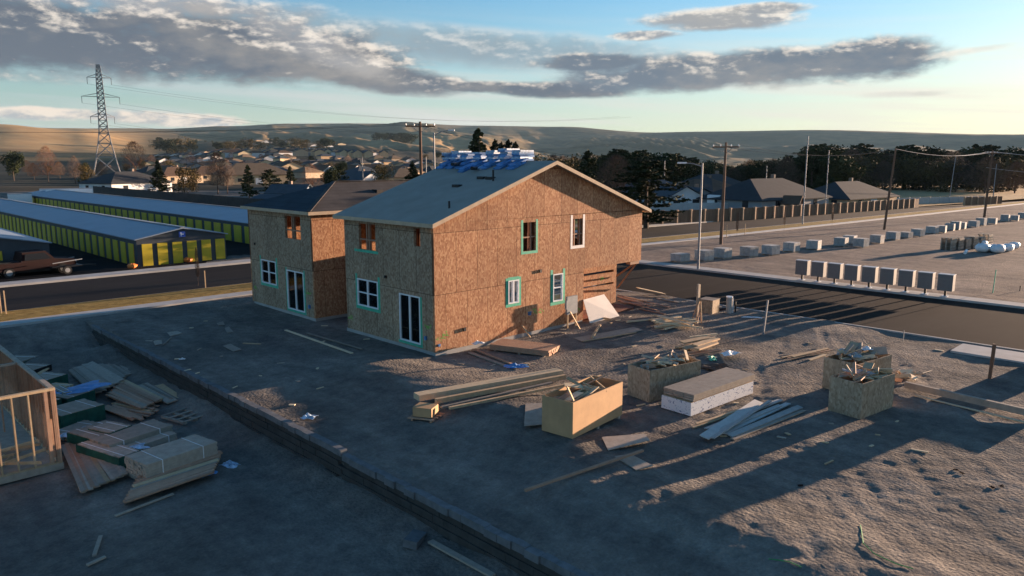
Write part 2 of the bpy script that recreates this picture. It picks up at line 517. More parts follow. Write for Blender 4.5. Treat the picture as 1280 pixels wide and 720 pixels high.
def shingle_mat(name, a, b_, row=.14):
    m, nt, b = new_mat(name)
    tc = nt.nodes.new('ShaderNodeTexCoord')
    f = nz(nt, 1.0, 5, .6); g = nz(nt, 25, 2, .5, mapping=(1, 1, 3))
    c = ramp(nt, f, [(.3, a), (.7, b_)])
    c = mixn(nt, 1.0, c, ramp(nt, g, [(.35, (.78, .78, .78)), (.65, (1.15, 1.15, 1.15))]), 'MULTIPLY')
    sp = nt.nodes.new('ShaderNodeSeparateXYZ'); nt.links.new(tc.outputs['Object'], sp.inputs[0])
    fr = math_n(nt, 'FRACT', math_n(nt, 'DIVIDE', sp.outputs[2], row))
    ln = math_n(nt, 'LESS_THAN', fr, .16)
    c = mixn(nt, math_n(nt, 'MULTIPLY', ln, .35), c, tuple(x * .4 for x in a))
    nt.links.new(c, b.inputs['Base Color']); b.inputs['Roughness'].default_value = .9; b.inputs['Specular IOR Level'].default_value = .2
    return m


MT = dict(
    osb=osb_mat('oriented_strand_board', (.25, .11, .055), (.40, .205, .112), (.56, .35, .20)),
    osb_shade=osb_mat('oriented_strand_board_shade', (.20, .135, .09), (.32, .235, .16), (.45, .36, .26), axis='YZ'),  # greyer copy of osb, the shade of the back walls put into its colour
    osb_old=osb_mat('weathered_strand_board', (.24, .18, .115), (.37, .29, .20), (.50, .41, .30), seam=False),
    ply=simple('plywood', (.47, .29, .15), .8, .12, 2.0, rnd=.08),
    lum=lumber_mat('sawn_lumber', (.40, .27, .15), (.58, .42, .26)),
    lum_red=lumber_mat('reddish_lumber', (.34, .19, .12), (.48, .30, .20)),
    lum_grey=lumber_mat('weathered_lumber', (.24, .20, .16), (.40, .33, .26)),
    lum_pale=lumber_mat('pale_lumber', (.54, .41, .26), (.72, .57, .38)),
    trim=simple('fascia_board', (.50, .38, .26), .8, .12, 4),
    roof=simple('roof_sheathing', (.31, .288, .25), .95, .10, .9, spec=.1),
    shingle_navy=shingle_mat('navy_underlay', (.018, .030, .042), (.030, .048, .064), .2),
    shingle_brown=shingle_mat('charcoal_shingles', (.05, .045, .042), (.085, .075, .070), .15),
    tape=simple('green_flashing_tape', (.06, .42, .27), .5, .2, 5),
    wrap=simple('white_flashing_wrap', (.72, .70, .68), .6, .15, 8),
    vinyl=simple('white_vinyl', (.78, .79, .80), .4, .05, 5),
    glass=glass_mat(),
    conc=simple('concrete', (.42, .41, .39), .9, .15, 1.2, bs=.1),
    conc_old=simple('concrete_slab', (.36, .35, .33), .9, .18, .8),
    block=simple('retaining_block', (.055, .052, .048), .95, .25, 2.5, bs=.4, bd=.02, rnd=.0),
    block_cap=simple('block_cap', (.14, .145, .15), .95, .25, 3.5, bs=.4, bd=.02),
    dirt=dirt_mat(),
    road=road_mat('asphalt', (.034, .033, .034)),
    road2=road_mat('new_asphalt', (.036, .030, .027)),
    yard=road_mat('storage_yard_asphalt', (.018, .019, .021)),
    dry=grass_mat('dry_grass', (.15, .10, .035), (.26, .175, .055), (.36, .25, .09), 2.0),
    green=grass_mat('green_grass', (.03, .05, .012), (.06, .09, .02), (.10, .12, .03), 1.0),
    hill=hill_mat(),
    dark=simple('black_plastic', (.015, .016, .018), .5, .2, 5),
    steel=simple('galvanised_steel', (.26, .27, .28), .6, .12, 3, metal=.2),
    lattice=simple('lattice_steel', (.30, .29, .28), .6, .12, 1, metal=.3),
    pole=simple('pole_wood', (.17, .10, .065), .9, .3, 2.0, mapping=(1, 1, .15), rnd=.1),
    wire=simple('wire', (.03, .03, .032), .6, .1, 1),
    wire_lit=simple('sunlit_wire', (.55, .52, .48), .5, .1, 1),  # bright copy of wire, the sunlight put into its colour
    blue=simple('blue_wrapper', (.08, .22, .46), .45, .5, 4.5, rnd=.15),
    bluewhite=simple('blue_white_wrapper', (.34, .44, .56), .5, .6, 6.0, rnd=.1),
    white=simple('white_wrap', (.70, .71, .72), .5, .12, 4, bs=.4, bd=.03),
    green_wrap=simple('green_lumber_wrap', (.012, .075, .055), .45, .4, 3),
    blue_tarp=simple('blue_tarp', (.07, .24, .52), .45, .25, 3, bs=.5, bd=.05),
    cabinet=simple('cabinet_paint', (.19, .18, .172), .5, .06, 2),
    cabinet_top=simple('cabinet_top', (.60, .58, .55), .5, .06, 2),
    pblock=simple('grey_stone_blocks', (.34, .34, .33), .9, .3, 2.2, bs=.3, bd=.03, rnd=.12),
    metalroof=simple('blue_grey_metal_roof', (.20, .255, .33), .45, .08, .5, metal=.0, spec=.4),
    store_wall=simple('dark_store_wall', (.045, .058, .072), .6, .15, 1),
    yellow=simple('yellow_green_door', (.52, .40, .03), .5, .10, 2),
    sign=simple('blue_sign', (.05, .12, .50), .5, .05, 2),
    fence=simple('cedar_fence', (.20, .125, .08), .9, .25, 3.0, mapping=(1, 1, .2)),
    fence_post=simple('fence_post', (.42, .28, .18), .9, .2, 3.0),
    dfence=simple('dark_fence', (.055, .045, .042), .9, .25, 2.0),
    wfence=simple('pale_vinyl_fence', (.42, .42, .41), .6, .08, 1),
    bark=simple('bark', (.09, .065, .05), .95, .3, 4),
    conifer=leaf_mat('conifer_needles', (.018, .028, .012), (.05, .058, .022)),
    bushy=leaf_mat('autumn_leaves', (.06, .045, .018), (.14, .10, .035)),
    bare=leaf_mat('bare_twigs', (.075, .052, .04), (.14, .095, .07)),
    red_bare=leaf_mat('reddish_twigs', (.09, .05, .035), (.17, .09, .055)),
    silver=lumber_mat('silvered_boards', (.36, .35, .33), (.50, .48, .45)),
    red=simple('dark_red_paint', (.018, .005, .005), .9, .15, 2),
    tyre=simple('tyre_rubber', (.02, .02, .02), .85, .2, 5),
    meter=simple('grey_meter_panel', (.30, .31, .31), .5, .15, 6),
    whitebrd=simple('white_board', (.74, .66, .58), .6, .06, 1.5),
    greenpaint=simple('green_spray_paint', (.16, .36, .07), .8, .3, 9),
    greenwire=simple('green_cord', (.03, .30, .08), .6, .1, 5),
    orange=simple('orange_plastic', (.70, .20, .04), .5, .1, 4),
    dark_in=simple('interior_shade_wood', (.20, .075, .045), .9, .25, 3),  # wood darkened and reddened, interior shade and sun glow put into the colour
)

# ------------------------------------------------------------ noise on numpy arrays
def vnoise(x, y, seed):
    g = np.random.default_rng(seed).random((256, 256))
    xi = np.floor(x).astype(int); yi = np.floor(y).astype(int)
    fx = x - xi; fy = y - yi
    fx = fx * fx * (3 - 2 * fx); fy = fy * fy * (3 - 2 * fy)
    a = g[xi % 256, yi % 256]; b = g[(xi + 1) % 256, yi % 256]; c = g[xi % 256, (yi + 1) % 256]; d = g[(xi + 1) % 256, (yi + 1) % 256]
    return (a * (1 - fx) + b * fx) * (1 - fy) + (c * (1 - fx) + d * fx) * fy


def fbm(x, y, wl, octv, seed, ridged=False, gain=.5):
    t = np.zeros_like(x); amp = 1.0; tot = 0
    for o in range(octv):
        n = vnoise(x / wl + 17.3 * o, y / wl + 5.1 * o, seed + o)
        n = 1 - np.abs(2 * n - 1) if ridged else 2 * n - 1
        t += amp * n; tot += amp; amp *= gain; wl /= 2.03
    return t / tot


def sstep(a, b, x):
    t = np.clip((x - a) / (b - a), 0, 1)
    return t * t * (3 - 2 * t)


def grid_mesh(name, XX, YY, ZZ, mat, smooth=True):
    ny, nx = XX.shape
    co = np.stack([XX, YY, ZZ], -1).reshape(-1, 3).astype(np.float32)
    i = np.arange(nx * ny).reshape(ny, nx)
    q = np.stack([i[:-1, :-1], i[:-1, 1:], i[1:, 1:], i[1:, :-1]], -1).reshape(-1)
    nf = (nx - 1) * (ny - 1)
    me = bpy.data.meshes.new(name)
    me.vertices.add(len(co)); me.vertices.foreach_set('co', co.ravel())
    me.loops.add(nf * 4); me.loops.foreach_set('vertex_index', q.astype(np.int32))
    me.polygons.add(nf); me.polygons.foreach_set('loop_start', np.arange(0, nf * 4, 4, dtype=np.int32))
    me.update(calc_edges=True)
    me.polygons.foreach_set('use_smooth', [smooth] * nf)
    me.materials.append(mat)
    o = bpy.data.objects.new(name, me); COL.objects.link(o)
    return o


def make_ground():
    def axis(lo, hi, step, extra):
        c = list(np.arange(lo, hi, step))
        s = step; x = hi
        while x < 12000: c.append(x); s *= 1.16; x += s
        s = step; x = lo
        while x > -12000: s *= 1.16; x -= s; c.append(x)
        c += extra
        return np.array(sorted(set(np.round(c, 4))))
    xs = axis(-22, 33, .115, [-8.42, -8.40, 19.05, 19.15, 30.5, 30.6])
    ys = axis(-29, 20.6, .115, [20.9, 21.0, 24.3, 24.4, 34.0, 34.1, 36.0, 36.1, 60, 90, 140])
    X, Y = np.meshgrid(xs, ys)
    Z = -0.013 * np.clip(X - 32, 0, 230)
    # the lower lot beyond the retaining wall
    t = sstep(15, 19.5, Y)
    low = -1.15 * (1 - t) * (X < -8.41)
    k = np.clip((-4 - X) / 4, 0, 1) * (X >= -8.41) * (Y < 17)
    bank = -(0.10 + 0.12 * np.clip((-4 - Y) / 3, 0, 1)) * k
    Z = Z + low + bank
    near = sstep(160, 60, np.hypot(X - 5, Y))
    # graded ground: broad waves, wheel ruts running with the two roads, clods
    Z += near * (0.09 * fbm(X, Y, 9, 3, 3) + 0.024 * fbm(X, Y, 2.2, 4, 11) + 0.012 * fbm(X, Y, .6, 3, 21))
    rut = fbm(X * .25 + Y * .05, Y, 1.1, 3, 31) * sstep(2, 9, X)
    Z += near * .035 * rut
    foot = sstep(-2, -7, Y) * sstep(-4.0, -5.2, X) * (X > -8.4)
    Z += foot * (.11 * fbm(X, Y, .62, 3, 41, True) - .05)
    tread = sstep(-13.5, -16, Y) * (X > -6) * sstep(6, 0, X)
    Z += tread * (.035 * fbm(X * 1.0 + Y * .35, Y * .45 - X * .2, .38, 3, 47, True))
    xc = -5.2 + 2.4 * sstep(-14, -9, Y); berm = sstep(3.5, 0.5, Y) * (X > -8.4)
    Z += berm * .27 * np.exp(-((X - xc) / 2.1) ** 2) * (1 + .25 * fbm(X, Y, 2.6, 3, 57))
    # wheel tracks: pairs of ruts with cleated floors, each on its own wide curve
    rg = random.Random(17)
    for k in range(15):
        a0 = rg.uniform(.35, .75) if k % 3 else rg.uniform(-1.2, -.7); rad = rg.uniform(22, 70) * rg.choice((-1, 1))
        px_, py_ = rg.uniform(-3, 16), rg.uniform(-24, -6)
        cx, cy = px_ - math.sin(a0) * rad, py_ + math.cos(a0) * rad
        dd = np.hypot(X - cx, Y - cy); th = np.arctan2(Y - cy, X - cx) - math.atan2(py_ - cy, px_ - cx); th = (th + np.pi) % (2 * np.pi) - np.pi
        along = th * abs(rad); ml = rg.uniform(7, 16); m_ = sstep(ml, ml - 3, np.abs(along)) * (X > -5.5) * (X < 18.5)
        for off_ in (0, 1.75):
            q = np.abs(dd - abs(rad) - off_)
            Z += m_ * (-.007 * sstep(.26, .14, q) * (1 + .3 * np.sin(along * 2 * np.pi / .46)) + .004 * np.exp(-((q - .34) / .10) ** 2))
    Z += np.where(X < -8.41, .30 * np.exp(-((X + 8.5) / .8) ** 2) * (Y < 15) * (1 + .6 * fbm(X, Y, 1.6, 3, 63)), 0)
    # a spoil heap by the gable's foot and one beside the lower lot
    for (cx, cy, r, h) in ((11.5, -2.6, 2.4, .28), (16.6, -8.5, 2.2, .2), (-11.0, 14.5, 2.6, .55), (16.0, 2.0, 2.0, .18), (8.5, -9.2, 1.6, .16), (-13.0, -6.5, 3.0, .18)):
        Z += h * np.exp(-((X - cx) ** 2 + (Y - cy) ** 2) / r ** 2)
    # trench under the roads and the house slabs
    cut = ((X > 19.1) & (X < 30.55) & (Y < 24.35)) | ((Y > 24.35) & (Y < 34.05)) | ((Y > 20.95) & (Y < 24.35)) | ((Y > 19.6) & (Y < 20.95) & (X < 19.1) & (X > -400)) \
        | ((X >= 30.5) & (X < 32.0) & (Y < 24.35)) | ((Y >= 34.05) & (Y < 36.05))
    Z = np.where(cut, -.013 * np.clip(X - 32, 0, 230) - .35, Z)
    o = grid_mesh('ground', X, Y, Z, MT['dirt'])
    tag(o, kind='structure')
    # keep a sampler so that things rest on the real bumps
    from bisect import bisect
    def samp(x, y):
        i = min(max(bisect(xs, x) - 1, 0), len(xs) - 2); j = min(max(bisect(ys, y) - 1, 0), len(ys) - 2)
        u = (x - xs[i]) / (xs[i + 1] - xs[i]); v = (y - ys[j]) / (ys[j + 1] - ys[j])
        return float((Z[j, i] * (1 - u) + Z[j, i + 1] * u) * (1 - v) + (Z[j + 1, i] * (1 - u) + Z[j + 1, i + 1] * u) * v)
    return samp


GZ = make_ground()


def PG(px, py):
    p = P(px, py); p.z = GZ(p.x, p.y)
    return p


# ------------------------------------------------------------ roads, kerbs, pavements
XB = [-400, -150, -80, -40, -20, 0, 15, 32, 60, 90, 120, 150, 180, 220, 262, 400, 900]


def strip(name, y0, y1, dz, mat, th=.25, x0=-400, x1=900):
    m = MB(); xs = [x0] + [x for x in XB if x0 < x < x1] + [x1]
    n = len(xs); vs = []
    for x in xs:
        z = base_z(x) + dz
        vs += [(x, y0, z), (x, y1, z), (x, y1, z - th), (x, y0, z - th)]
    fs = []
    for i in range(n - 1):
        a, b = 4 * i, 4 * i + 4
        fs += [(a, b, b + 1, a + 1), (a + 1, b + 1, b + 2, a + 2), (a + 3, a, b, b + 3)]
        fs[-1] = (a + 3, b + 3, b, a)
    fs += [(0, 1, 2, 3), (4 * n - 1, 4 * n - 2, 4 * n - 3, 4 * n - 4)]
    m.add(vs, fs)
    return tag(m.obj(name, mat), kind='structure')


strip('main_road', 24.1, 34.3, -.06, MT['road'])
m = MB(); m.box(19.0, -400, -.30, 30.6, 24.1, -.064)
for sx, cx in ((1, 30.6), (-1, 19.0)):        # rounded corners of the junction
    cyc = 24.1 - 5.0; vs = [(cx, 24.1, -.064)]
    for k in range(9):
        a = R(90 * k / 8)
        vs.append((cx + sx * 5 * (1 - math.cos(a)) if True else 0, cyc + 5 * math.sin(a), -.064))
    m.add(vs, [(0, k + 2, k + 1) if sx > 0 else (0, k + 1, k + 2) for k in range(8)])
tag(m.obj('side_road', MT['road2']), kind='structure')


def path_slab(name, pts, w, zt, zb, mat, side=1):
    """a strip w wide to one side of a line of points"""
    m = MB(); vs = []; n = len(pts)
    for i, p in enumerate(pts):
        a = Vector(pts[max(i - 1, 0)]); b = Vector(pts[min(i + 1, n - 1)])
        d = (b - a).normalized(); nr = Vector((-d.y, d.x)) * side * w
        bz = base_z(p[0])
        vs += [(p[0], p[1], bz + zt), (p[0] + nr.x, p[1] + nr.y, bz + zt), (p[0] + nr.x, p[1] + nr.y, bz + zb), (p[0], p[1], bz + zb)]
    fs = []
    for i in range(n - 1):
        a, b = 4 * i, 4 * i + 4
        for k in range(4):
            k2 = (k + 1) % 4
            fs.append((a + k, a + k2, b + k2, b + k) if side > 0 else (b + k, b + k2, a + k2, a + k))
    fs += [(3, 2, 1, 0), (4 * n - 4, 4 * n - 3, 4 * n - 2, 4 * n - 1)]
    m.add(vs, fs)
    return tag(m.obj(name, mat), kind='structure')


def arc(cx, cy, r, a0, a1, n=10):
    return [(cx + r * math.cos(R(a0 + (a1 - a0) * k / n)), cy + r * math.sin(R(a0 + (a1 - a0) * k / n))) for k in range(n + 1)]


xr = [x for x in XB if x > 36]
k_right = [(30.6, -400), (30.6, -60), (30.6, 0), (30.6, 19.1)] + arc(35.6, 19.1, 5, 180, 90)[1:] + [(x, 24.1) for x in xr]
path_slab('kerb', k_right, .16, .07, -.3, MT['conc'], side=-1)
path_slab('pavement', [(30.76, -16.4), (30.76, 0), (30.76, 17.0)] + arc(34.6, 17.0, 3.84, 180, 100)[1:] + [(37, 20.9)], 1.15, .066, -.3, MT['conc_old'], side=-1)
k_left = [(19.0, -400), (19.0, -60), (19.0, 0), (19.0, 19.1)] + arc(14.0, 19.1, 5, 0, 90)[1:] + [(0, 24.1), (-40, 24.1), (-400, 24.1)]
path_slab('kerb', k_left, .16, .05, -.3, MT['conc_old'], side=1)
strip('pavement', 19.75, 20.95, .06, MT['conc'], .35, -400, 17)
strip('pavement', 19.75, 20.95, .06, MT['conc'], .35, 37, 900)
strip('verge', 20.95, 23.94, .07, MT['dry'], .35, -400, 14)
strip('verge', 20.95, 23.94, .07, MT['dry'], .35, 36, 900)
strip('kerb', 34.3, 34.5, .08, MT['conc'], .35)
strip('pavement', 34.5, 36.0, .075, MT['conc'], .35, -400, 200)
strip('storage_yard', 36.0, 150, .03, MT['yard'], .1, -90, 41)
strip('lawn', 36.05, 60, .04, MT['green'], .1, 41.2, 72)

# ------------------------------------------------------------ hills: a land rising to ridges, in true distance
PX_K = [-500, -250, 0, 100, 190, 290, 370, 450, 520, 590, 700, 815, 870, 1000, 1280, 1550, 1900]
R_K = [200, 400, 600, 1000, 1500, 2200, 3500, 5000, 6500, 9000]
PY_T = [
    [243, 222, 213, 201, 184, 160, 162, 165, 168, 176],
    [243, 222, 213, 201, 184, 158, 162, 165, 168, 176],
    [243, 222, 213, 201, 186, 159, 162, 165, 168, 176],
    [243, 222, 212, 201, 190, 166, 164, 163, 165, 176],
    [243, 222, 211, 200, 193, 178, 168, 163, 164, 176],
    [243, 221, 209, 194, 187, 178, 168, 161, 160, 176],
    [243, 221, 209, 194, 186, 177, 167, 158, 157, 176],
    [243, 221, 209, 195, 186, 177, 167, 157, 157, 176],
    [243, 221, 210, 197, 189, 179, 168, 157, 157, 176],
    [243, 222, 213, 202, 196, 186, 172, 166, 159, 176],
    [243, 223, 216, 210, 205, 200, 194, 180, 160, 176],
    [243, 223, 217, 211, 208, 205, 199, 184, 167, 176],
    [243, 223, 217, 211, 208, 206, 199, 184, 166, 176],
    [243, 223, 217, 211, 208, 206, 198, 182, 164, 176],
    [243, 223, 217, 211, 208, 206, 200, 186, 169, 176],
    [243, 223, 217, 211, 208, 206, 200, 186, 171, 178],
    [243, 223, 217, 211, 208, 206, 200, 188, 174, 180]]
H_T = np.array([[CAM.z + r * (202 - py) / 950 * math.cos(math.atan((pk - 640) / 950)) for r, py in zip(R_K, row)] for pk, row in zip(PX_K, PY_T)])
for i_, pk in enumerate(PX_K):
    if pk >= 700: H_T[i_, :3] = (-2.95, -2.9, -2.2)
AZ_K = np.array([math.atan((p - 640) / 950) for p in PX_K])


def land_h(X, Y, fine=True):
    dx, dy = X - CAM.x, Y - CAM.y
    r = np.hypot(dx, dy); az = YAW - np.arctan2(dy, dx)
    lr = np.log(np.clip(r, 200, 9000)); lk = np.log(R_K)
    j = np.clip(np.searchsorted(lk, lr) - 1, 0, len(lk) - 2); v = (lr - lk[j]) / (lk[j + 1] - lk[j])
    i = np.clip(np.searchsorted(AZ_K, az) - 1, 0, len(AZ_K) - 2); u = np.clip((az - AZ_K[i]) / (AZ_K[i + 1] - AZ_K[i]), 0, 1)
    u = u * u * (3 - 2 * u); v = np.clip(v, 0, 1); v = v * v * (3 - 2 * v)
    h = (H_T[i, j] * (1 - u) + H_T[i + 1, j] * u) * (1 - v) + (H_T[i, j + 1] * (1 - u) + H_T[i + 1, j + 1] * u) * v
    h = h - sstep(8000, 9500, r) * 200
    far = sstep(900, 3000, r)
    if fine:
        # spurs and gullies run down the ridges, away from their crests
        h += far * sstep(6300, 5000, r) * (np.interp(az, [-.5, .1, .25, .6], [80, 80, 40, 36]) * (fbm(az * 5200, r * .35 + az * 2500, 560, 5, 61, True) - .78)) * sstep(160, 420, 640 + 950 * np.tan(np.clip(az, -1.2, 1.2)))
        pxx = 640 + 950 * np.tan(np.clip(az, -1.2, 1.2)); ph_ = (az * 4600 - .75 * (5400 - r)) / 300 + .35 * fbm(X, Y, 900, 2, 95)
        h += 60 * (1 - np.abs(2 * (ph_ - np.floor(ph_)) - 1)) * sstep(690, 740, pxx) * sstep(930, 860, pxx) * sstep(3400, 4000, r) * sstep(5900, 5200, r)
        h += sstep(1200, 1700, r) * sstep(3200, 2400, r) * 9 * fbm(X, Y, 330, 4, 71)
        h += sstep(300, 900, r) * 1.5 * fbm(X, Y, 120, 3, 81)
    return h


def make_hills():
    na, nr = 760, 260
    az = YAW - np.linspace(math.atan((-500 - 640) / 950), math.atan((1900 - 640) / 950), na)
    r = np.exp(np.linspace(math.log(225), math.log(9600), nr))
    A, RR = np.meshgrid(az, r)
    X = CAM.x + RR * np.cos(A); Y = CAM.y + RR * np.sin(A)
    Z = land_h(X, Y)
    Z -= sstep(260, 225, RR) * 4
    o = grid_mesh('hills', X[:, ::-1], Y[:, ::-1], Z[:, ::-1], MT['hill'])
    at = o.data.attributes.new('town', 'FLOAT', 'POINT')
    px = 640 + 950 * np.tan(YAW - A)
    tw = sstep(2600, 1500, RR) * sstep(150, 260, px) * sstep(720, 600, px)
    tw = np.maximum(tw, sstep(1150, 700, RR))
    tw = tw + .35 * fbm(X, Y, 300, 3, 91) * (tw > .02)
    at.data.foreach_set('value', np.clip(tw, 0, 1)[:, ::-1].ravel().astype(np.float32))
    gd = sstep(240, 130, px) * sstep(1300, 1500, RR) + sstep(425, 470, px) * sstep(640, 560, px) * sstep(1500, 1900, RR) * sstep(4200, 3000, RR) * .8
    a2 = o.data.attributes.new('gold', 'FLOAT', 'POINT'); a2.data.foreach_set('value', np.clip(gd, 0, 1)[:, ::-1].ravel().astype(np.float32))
    tag(o, kind='structure')


make_hills()


def LH(x, y):
    r = math.hypot(x - CAM.x, y - CAM.y)
    if r < 262: return base_z(x)
    return float(land_h(np.array([x]), np.array([y]))[0])


# ------------------------------------------------------------ house helpers
def wall_cells(mb, mp, u0, u1, z0, z1, holes, th, mat=None):
    """a wall of thickness th with rectangular holes; mp(u, z, d) maps along / up / outwards"""
    us = sorted({u0, u1, *[h[0] for h in holes], *[h[1] for h in holes]})
    zs = sorted({z0, z1, *[h[2] for h in holes], *[h[3] for h in holes]})
    us = [u for u in us if u0 <= u <= u1]; zs = [z for z in zs if z0 <= z <= z1]
    def solid(a, b):
        if not (0 <= a < len(us) - 1 and 0 <= b < len(zs) - 1): return False
        cu, cz = (us[a] + us[a + 1]) / 2, (zs[b] + zs[b + 1]) / 2
        return not any(h[0] < cu < h[1] and h[2] < cz < h[3] for h in holes)
    for a in range(len(us) - 1):
        for b in range(len(zs) - 1):
            if not solid(a, b): continue
            p = [mp(us[a], zs[b], 0), mp(us[a + 1], zs[b], 0), mp(us[a + 1], zs[b + 1], 0), mp(us[a], zs[b + 1], 0),
                 mp(us[a], zs[b], -th), mp(us[a + 1], zs[b], -th), mp(us[a + 1], zs[b + 1], -th), mp(us[a], zs[b + 1], -th)]
            fs = [(0, 1, 2, 3), (7, 6, 5, 4)]
            if not solid(a, b - 1): fs.append((0, 4, 5, 1))
            if not solid(a, b + 1): fs.append((3, 2, 6, 7))
            if not solid(a - 1, b): fs.append((0, 3, 7, 4))
            if not solid(a + 1, b): fs.append((1, 5, 6, 2))
            mb.add(p, fs, mat)


def mbox(mb, mp, u0, u1, z0, z1, d0, d1, mat=None):
    p = [mp(u, z, d) for d in (d0, d1) for (u, z) in ((u0, z0), (u1, z0), (u1, z1), (u0, z1))]
    mb.add(p, [(0, 1, 2, 3), (7, 6, 5, 4), (0, 4, 5, 1), (1, 5, 6, 2), (2, 6, 7, 3), (3, 7, 4, 0)], mat)


FX = lambda u, z, d: Vector((-d, u, z))           # a wall facing -X
GY = lambda u, z, d: Vector((u, -d, z))           # a wall facing -Y


def off(mp, dx=0, dy=0):
    return lambda u, z, d: mp(u, z, d) + Vector((dx, dy, 0))


def window(parent, mp, u0, u1, z0, z1, split='twin', name='window', label=None):
    f = MB(); fw = .055
    mbox(f, mp, u0, u1, z0, z0 + fw, -.06, .03); mbox(f, mp, u0, u1, z1 - fw, z1, -.06, .03)
    mbox(f, mp, u0, u0 + fw, z0 + fw, z1 - fw, -.06, .03); mbox(f, mp, u1 - fw, u1, z0 + fw, z1 - fw, -.06, .03)
    um = (u0 + u1) / 2; zm = (z0 + z1) / 2
    if split in ('twin', 'slider', 'door'):
        mbox(f, mp, um - .04, um + .04, z0 + fw, z1 - fw, -.055, .025)
    if split == 'twin':
        for a, b in ((u0 + fw, um - .04), (um + .04, u1 - fw)): mbox(f, mp, a, b, zm - .025, zm + .025, -.05, .02)
    if split == 'hung': mbox(f, mp, u0 + fw, u1 - fw, zm - .025, zm + .025, -.05, .02)
    w = f.obj(name, MT['vinyl'], parent)
    if label: w['label'] = label
    g = MB(); mbox(g, mp, u0 + fw, u1 - fw, z0 + fw, z1 - fw, -.034, -.028)
    g.obj('pane', MT['glass'], w)
    return w


def tape(parent, mp, u0, u1, z0, z1, w=.16, mat='tape', top=False, ext=.12, name='flashing_tape', sides='both'):
    t = MB(); d0, d1 = .002, .006
    mbox(t, mp, u0 - w, u1 + w, z0 - w, z0 - .001, d0, d1)
    if 'b' in sides or 'l' in sides: mbox(t, mp, u0 - w, u0 - .001, z0, z1 + ext, d0, d1 - .001)
    if 'b' in sides or 'r' in sides: mbox(t, mp, u1 + .001, u1 + w, z0, z1 + ext, d0, d1 - .001)
    if top: mbox(t, mp, u0 - w * .0, u1 + w * .0, z1 + .001, z1 + w, d0, d1)
    return t.obj(name, MT[mat], parent)


def opening_studs(mb, mp, u0, u1, z0, z1, us, zs=()):
    for u in us: mbox(mb, mp, u - .035, u + .035, z0, z1, -.17, -.045)
    for z in zs: mbox(mb, mp, u0, u1, z - .03, z + .03, -.16, -.05)


# ------------------------------------------------------------ the gabled house under construction
RZ, RX, RS = 8.24, 7.2, .341
house = thing('framed_house', 'two-storey gabled house sheathed in orange strand board with blue shingle bundles on its ridge', 'house', (0, 0, 0))
HW, HL, HT = 6.99, 14.6, 5.62


def rz_at(x): return RZ - abs(x - RX) * RS


hg = [(5.30, 6.16, 4.05, 5.40), (8.80, 9.58, 4.05, 5.38), (4.32, 5.02, 1.68, 2.78), (7.38, 8.10, 1.38, 2.76)]
wm = MB()
wall_cells(wm, GY, 0.0, 9.7, .15, 2.8, hg[2:], .14)
wall_cells(wm, GY, 0.0, HL, 2.8, HT, hg[:2], .14)
# gable triangle
tri = [(0, -.0008, HT - .01), (HL, -.0008, HT - .01), (HL, -.0008, rz_at(HL) - .14), (RX, -.0008, RZ - .14), (0, -.0008, rz_at(0) - .14)]
wm.add([Vector(p) for p in tri] + [Vector((p[0], .14, p[2])) for p in tri], [(0, 1, 2, 3, 4), (9, 8, 7, 6, 5)])
o = wm.obj('wall', MT['osb'], house); o['label'] = 'sunlit gable wall of orange strand board'
hf = [(4.15, 5.85, 1.44, 2.74), (1.0, 2.5, .32, 2.44), (4.25, 5.60, 4.15, 5.36), (.92, 1.36, 4.62, 5.40)]
wm = MB(); wall_cells(wm, FX, .141, HW - .141, .15, HT, hf, .14)
o = wm.obj('wall', MT['osb_shade'], house); o['label'] = 'shaded back wall of strand board with patio door and twin window'
wm = MB()
wall_cells(wm, off(GY, 0, HW - .14), 0.14, HL, 2.8, HT, [], .14)
wall_cells(wm, off(GY, 0, HW - .14), 0.14, HL - .1, .15, 2.8, [], .14)
tri2 = [(p[0], HW - .001, p[2]) for p in tri]
wm.add([Vector(p) for p in tri2] + [Vector((p[0], HW - .14, p[2])) for p in tri2], [(4, 3, 2, 1, 0), (5, 6, 7, 8, 9)])
wm.obj('wall', MT['osb'], house)
PXW = lambda u, z, d: Vector((HL + d, u, z))       # a wall facing +X, its unseen openings added to let the sun in
wm = MB()
wall_cells(wm, PXW, .141, HW - .141, 2.8, HT - .02, [(.9, 2.5, 3.7, 5.2), (3.6, 5.6, 3.7, 5.2)], .14)
wall_cells(wm, off(PXW, -.1), 1.75, HW - .141, .15, 2.79, [(2.3, 4.6, .2, 2.3), (5.2, 6.1, .2, 2.2)], .14)
wm.obj('wall', MT['osb_shade'], house)
# recessed entry wall with two open gaps between its sheets
wm = MB()
wall_cells(wm, off(GY, 0, 1.6), 9.56, HL - .1, .15, 2.79, [(9.75, HL - .35, 2.02, 2.16), (9.75, HL - .35, 1.34, 1.44)], .14)
wm.box(9.56, .141, .15, 9.7, 1.6, 2.79)
o = wm.obj('wall', MT['osb'], house); o['label'] = 'recessed entry wall with two dark gaps between its sheets'
# floors, foundation
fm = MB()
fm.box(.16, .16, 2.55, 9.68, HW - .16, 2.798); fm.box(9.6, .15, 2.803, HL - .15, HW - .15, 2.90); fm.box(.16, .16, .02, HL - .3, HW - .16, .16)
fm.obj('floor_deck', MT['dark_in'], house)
fm = MB()
fm.box(.02, .02, -.4, 9.69, HW - .02, .148); fm.box(9.69, 1.62, -.4, HL - .12, HW - .02, .147)
fm.obj('foundation', MT['conc_old'], house)
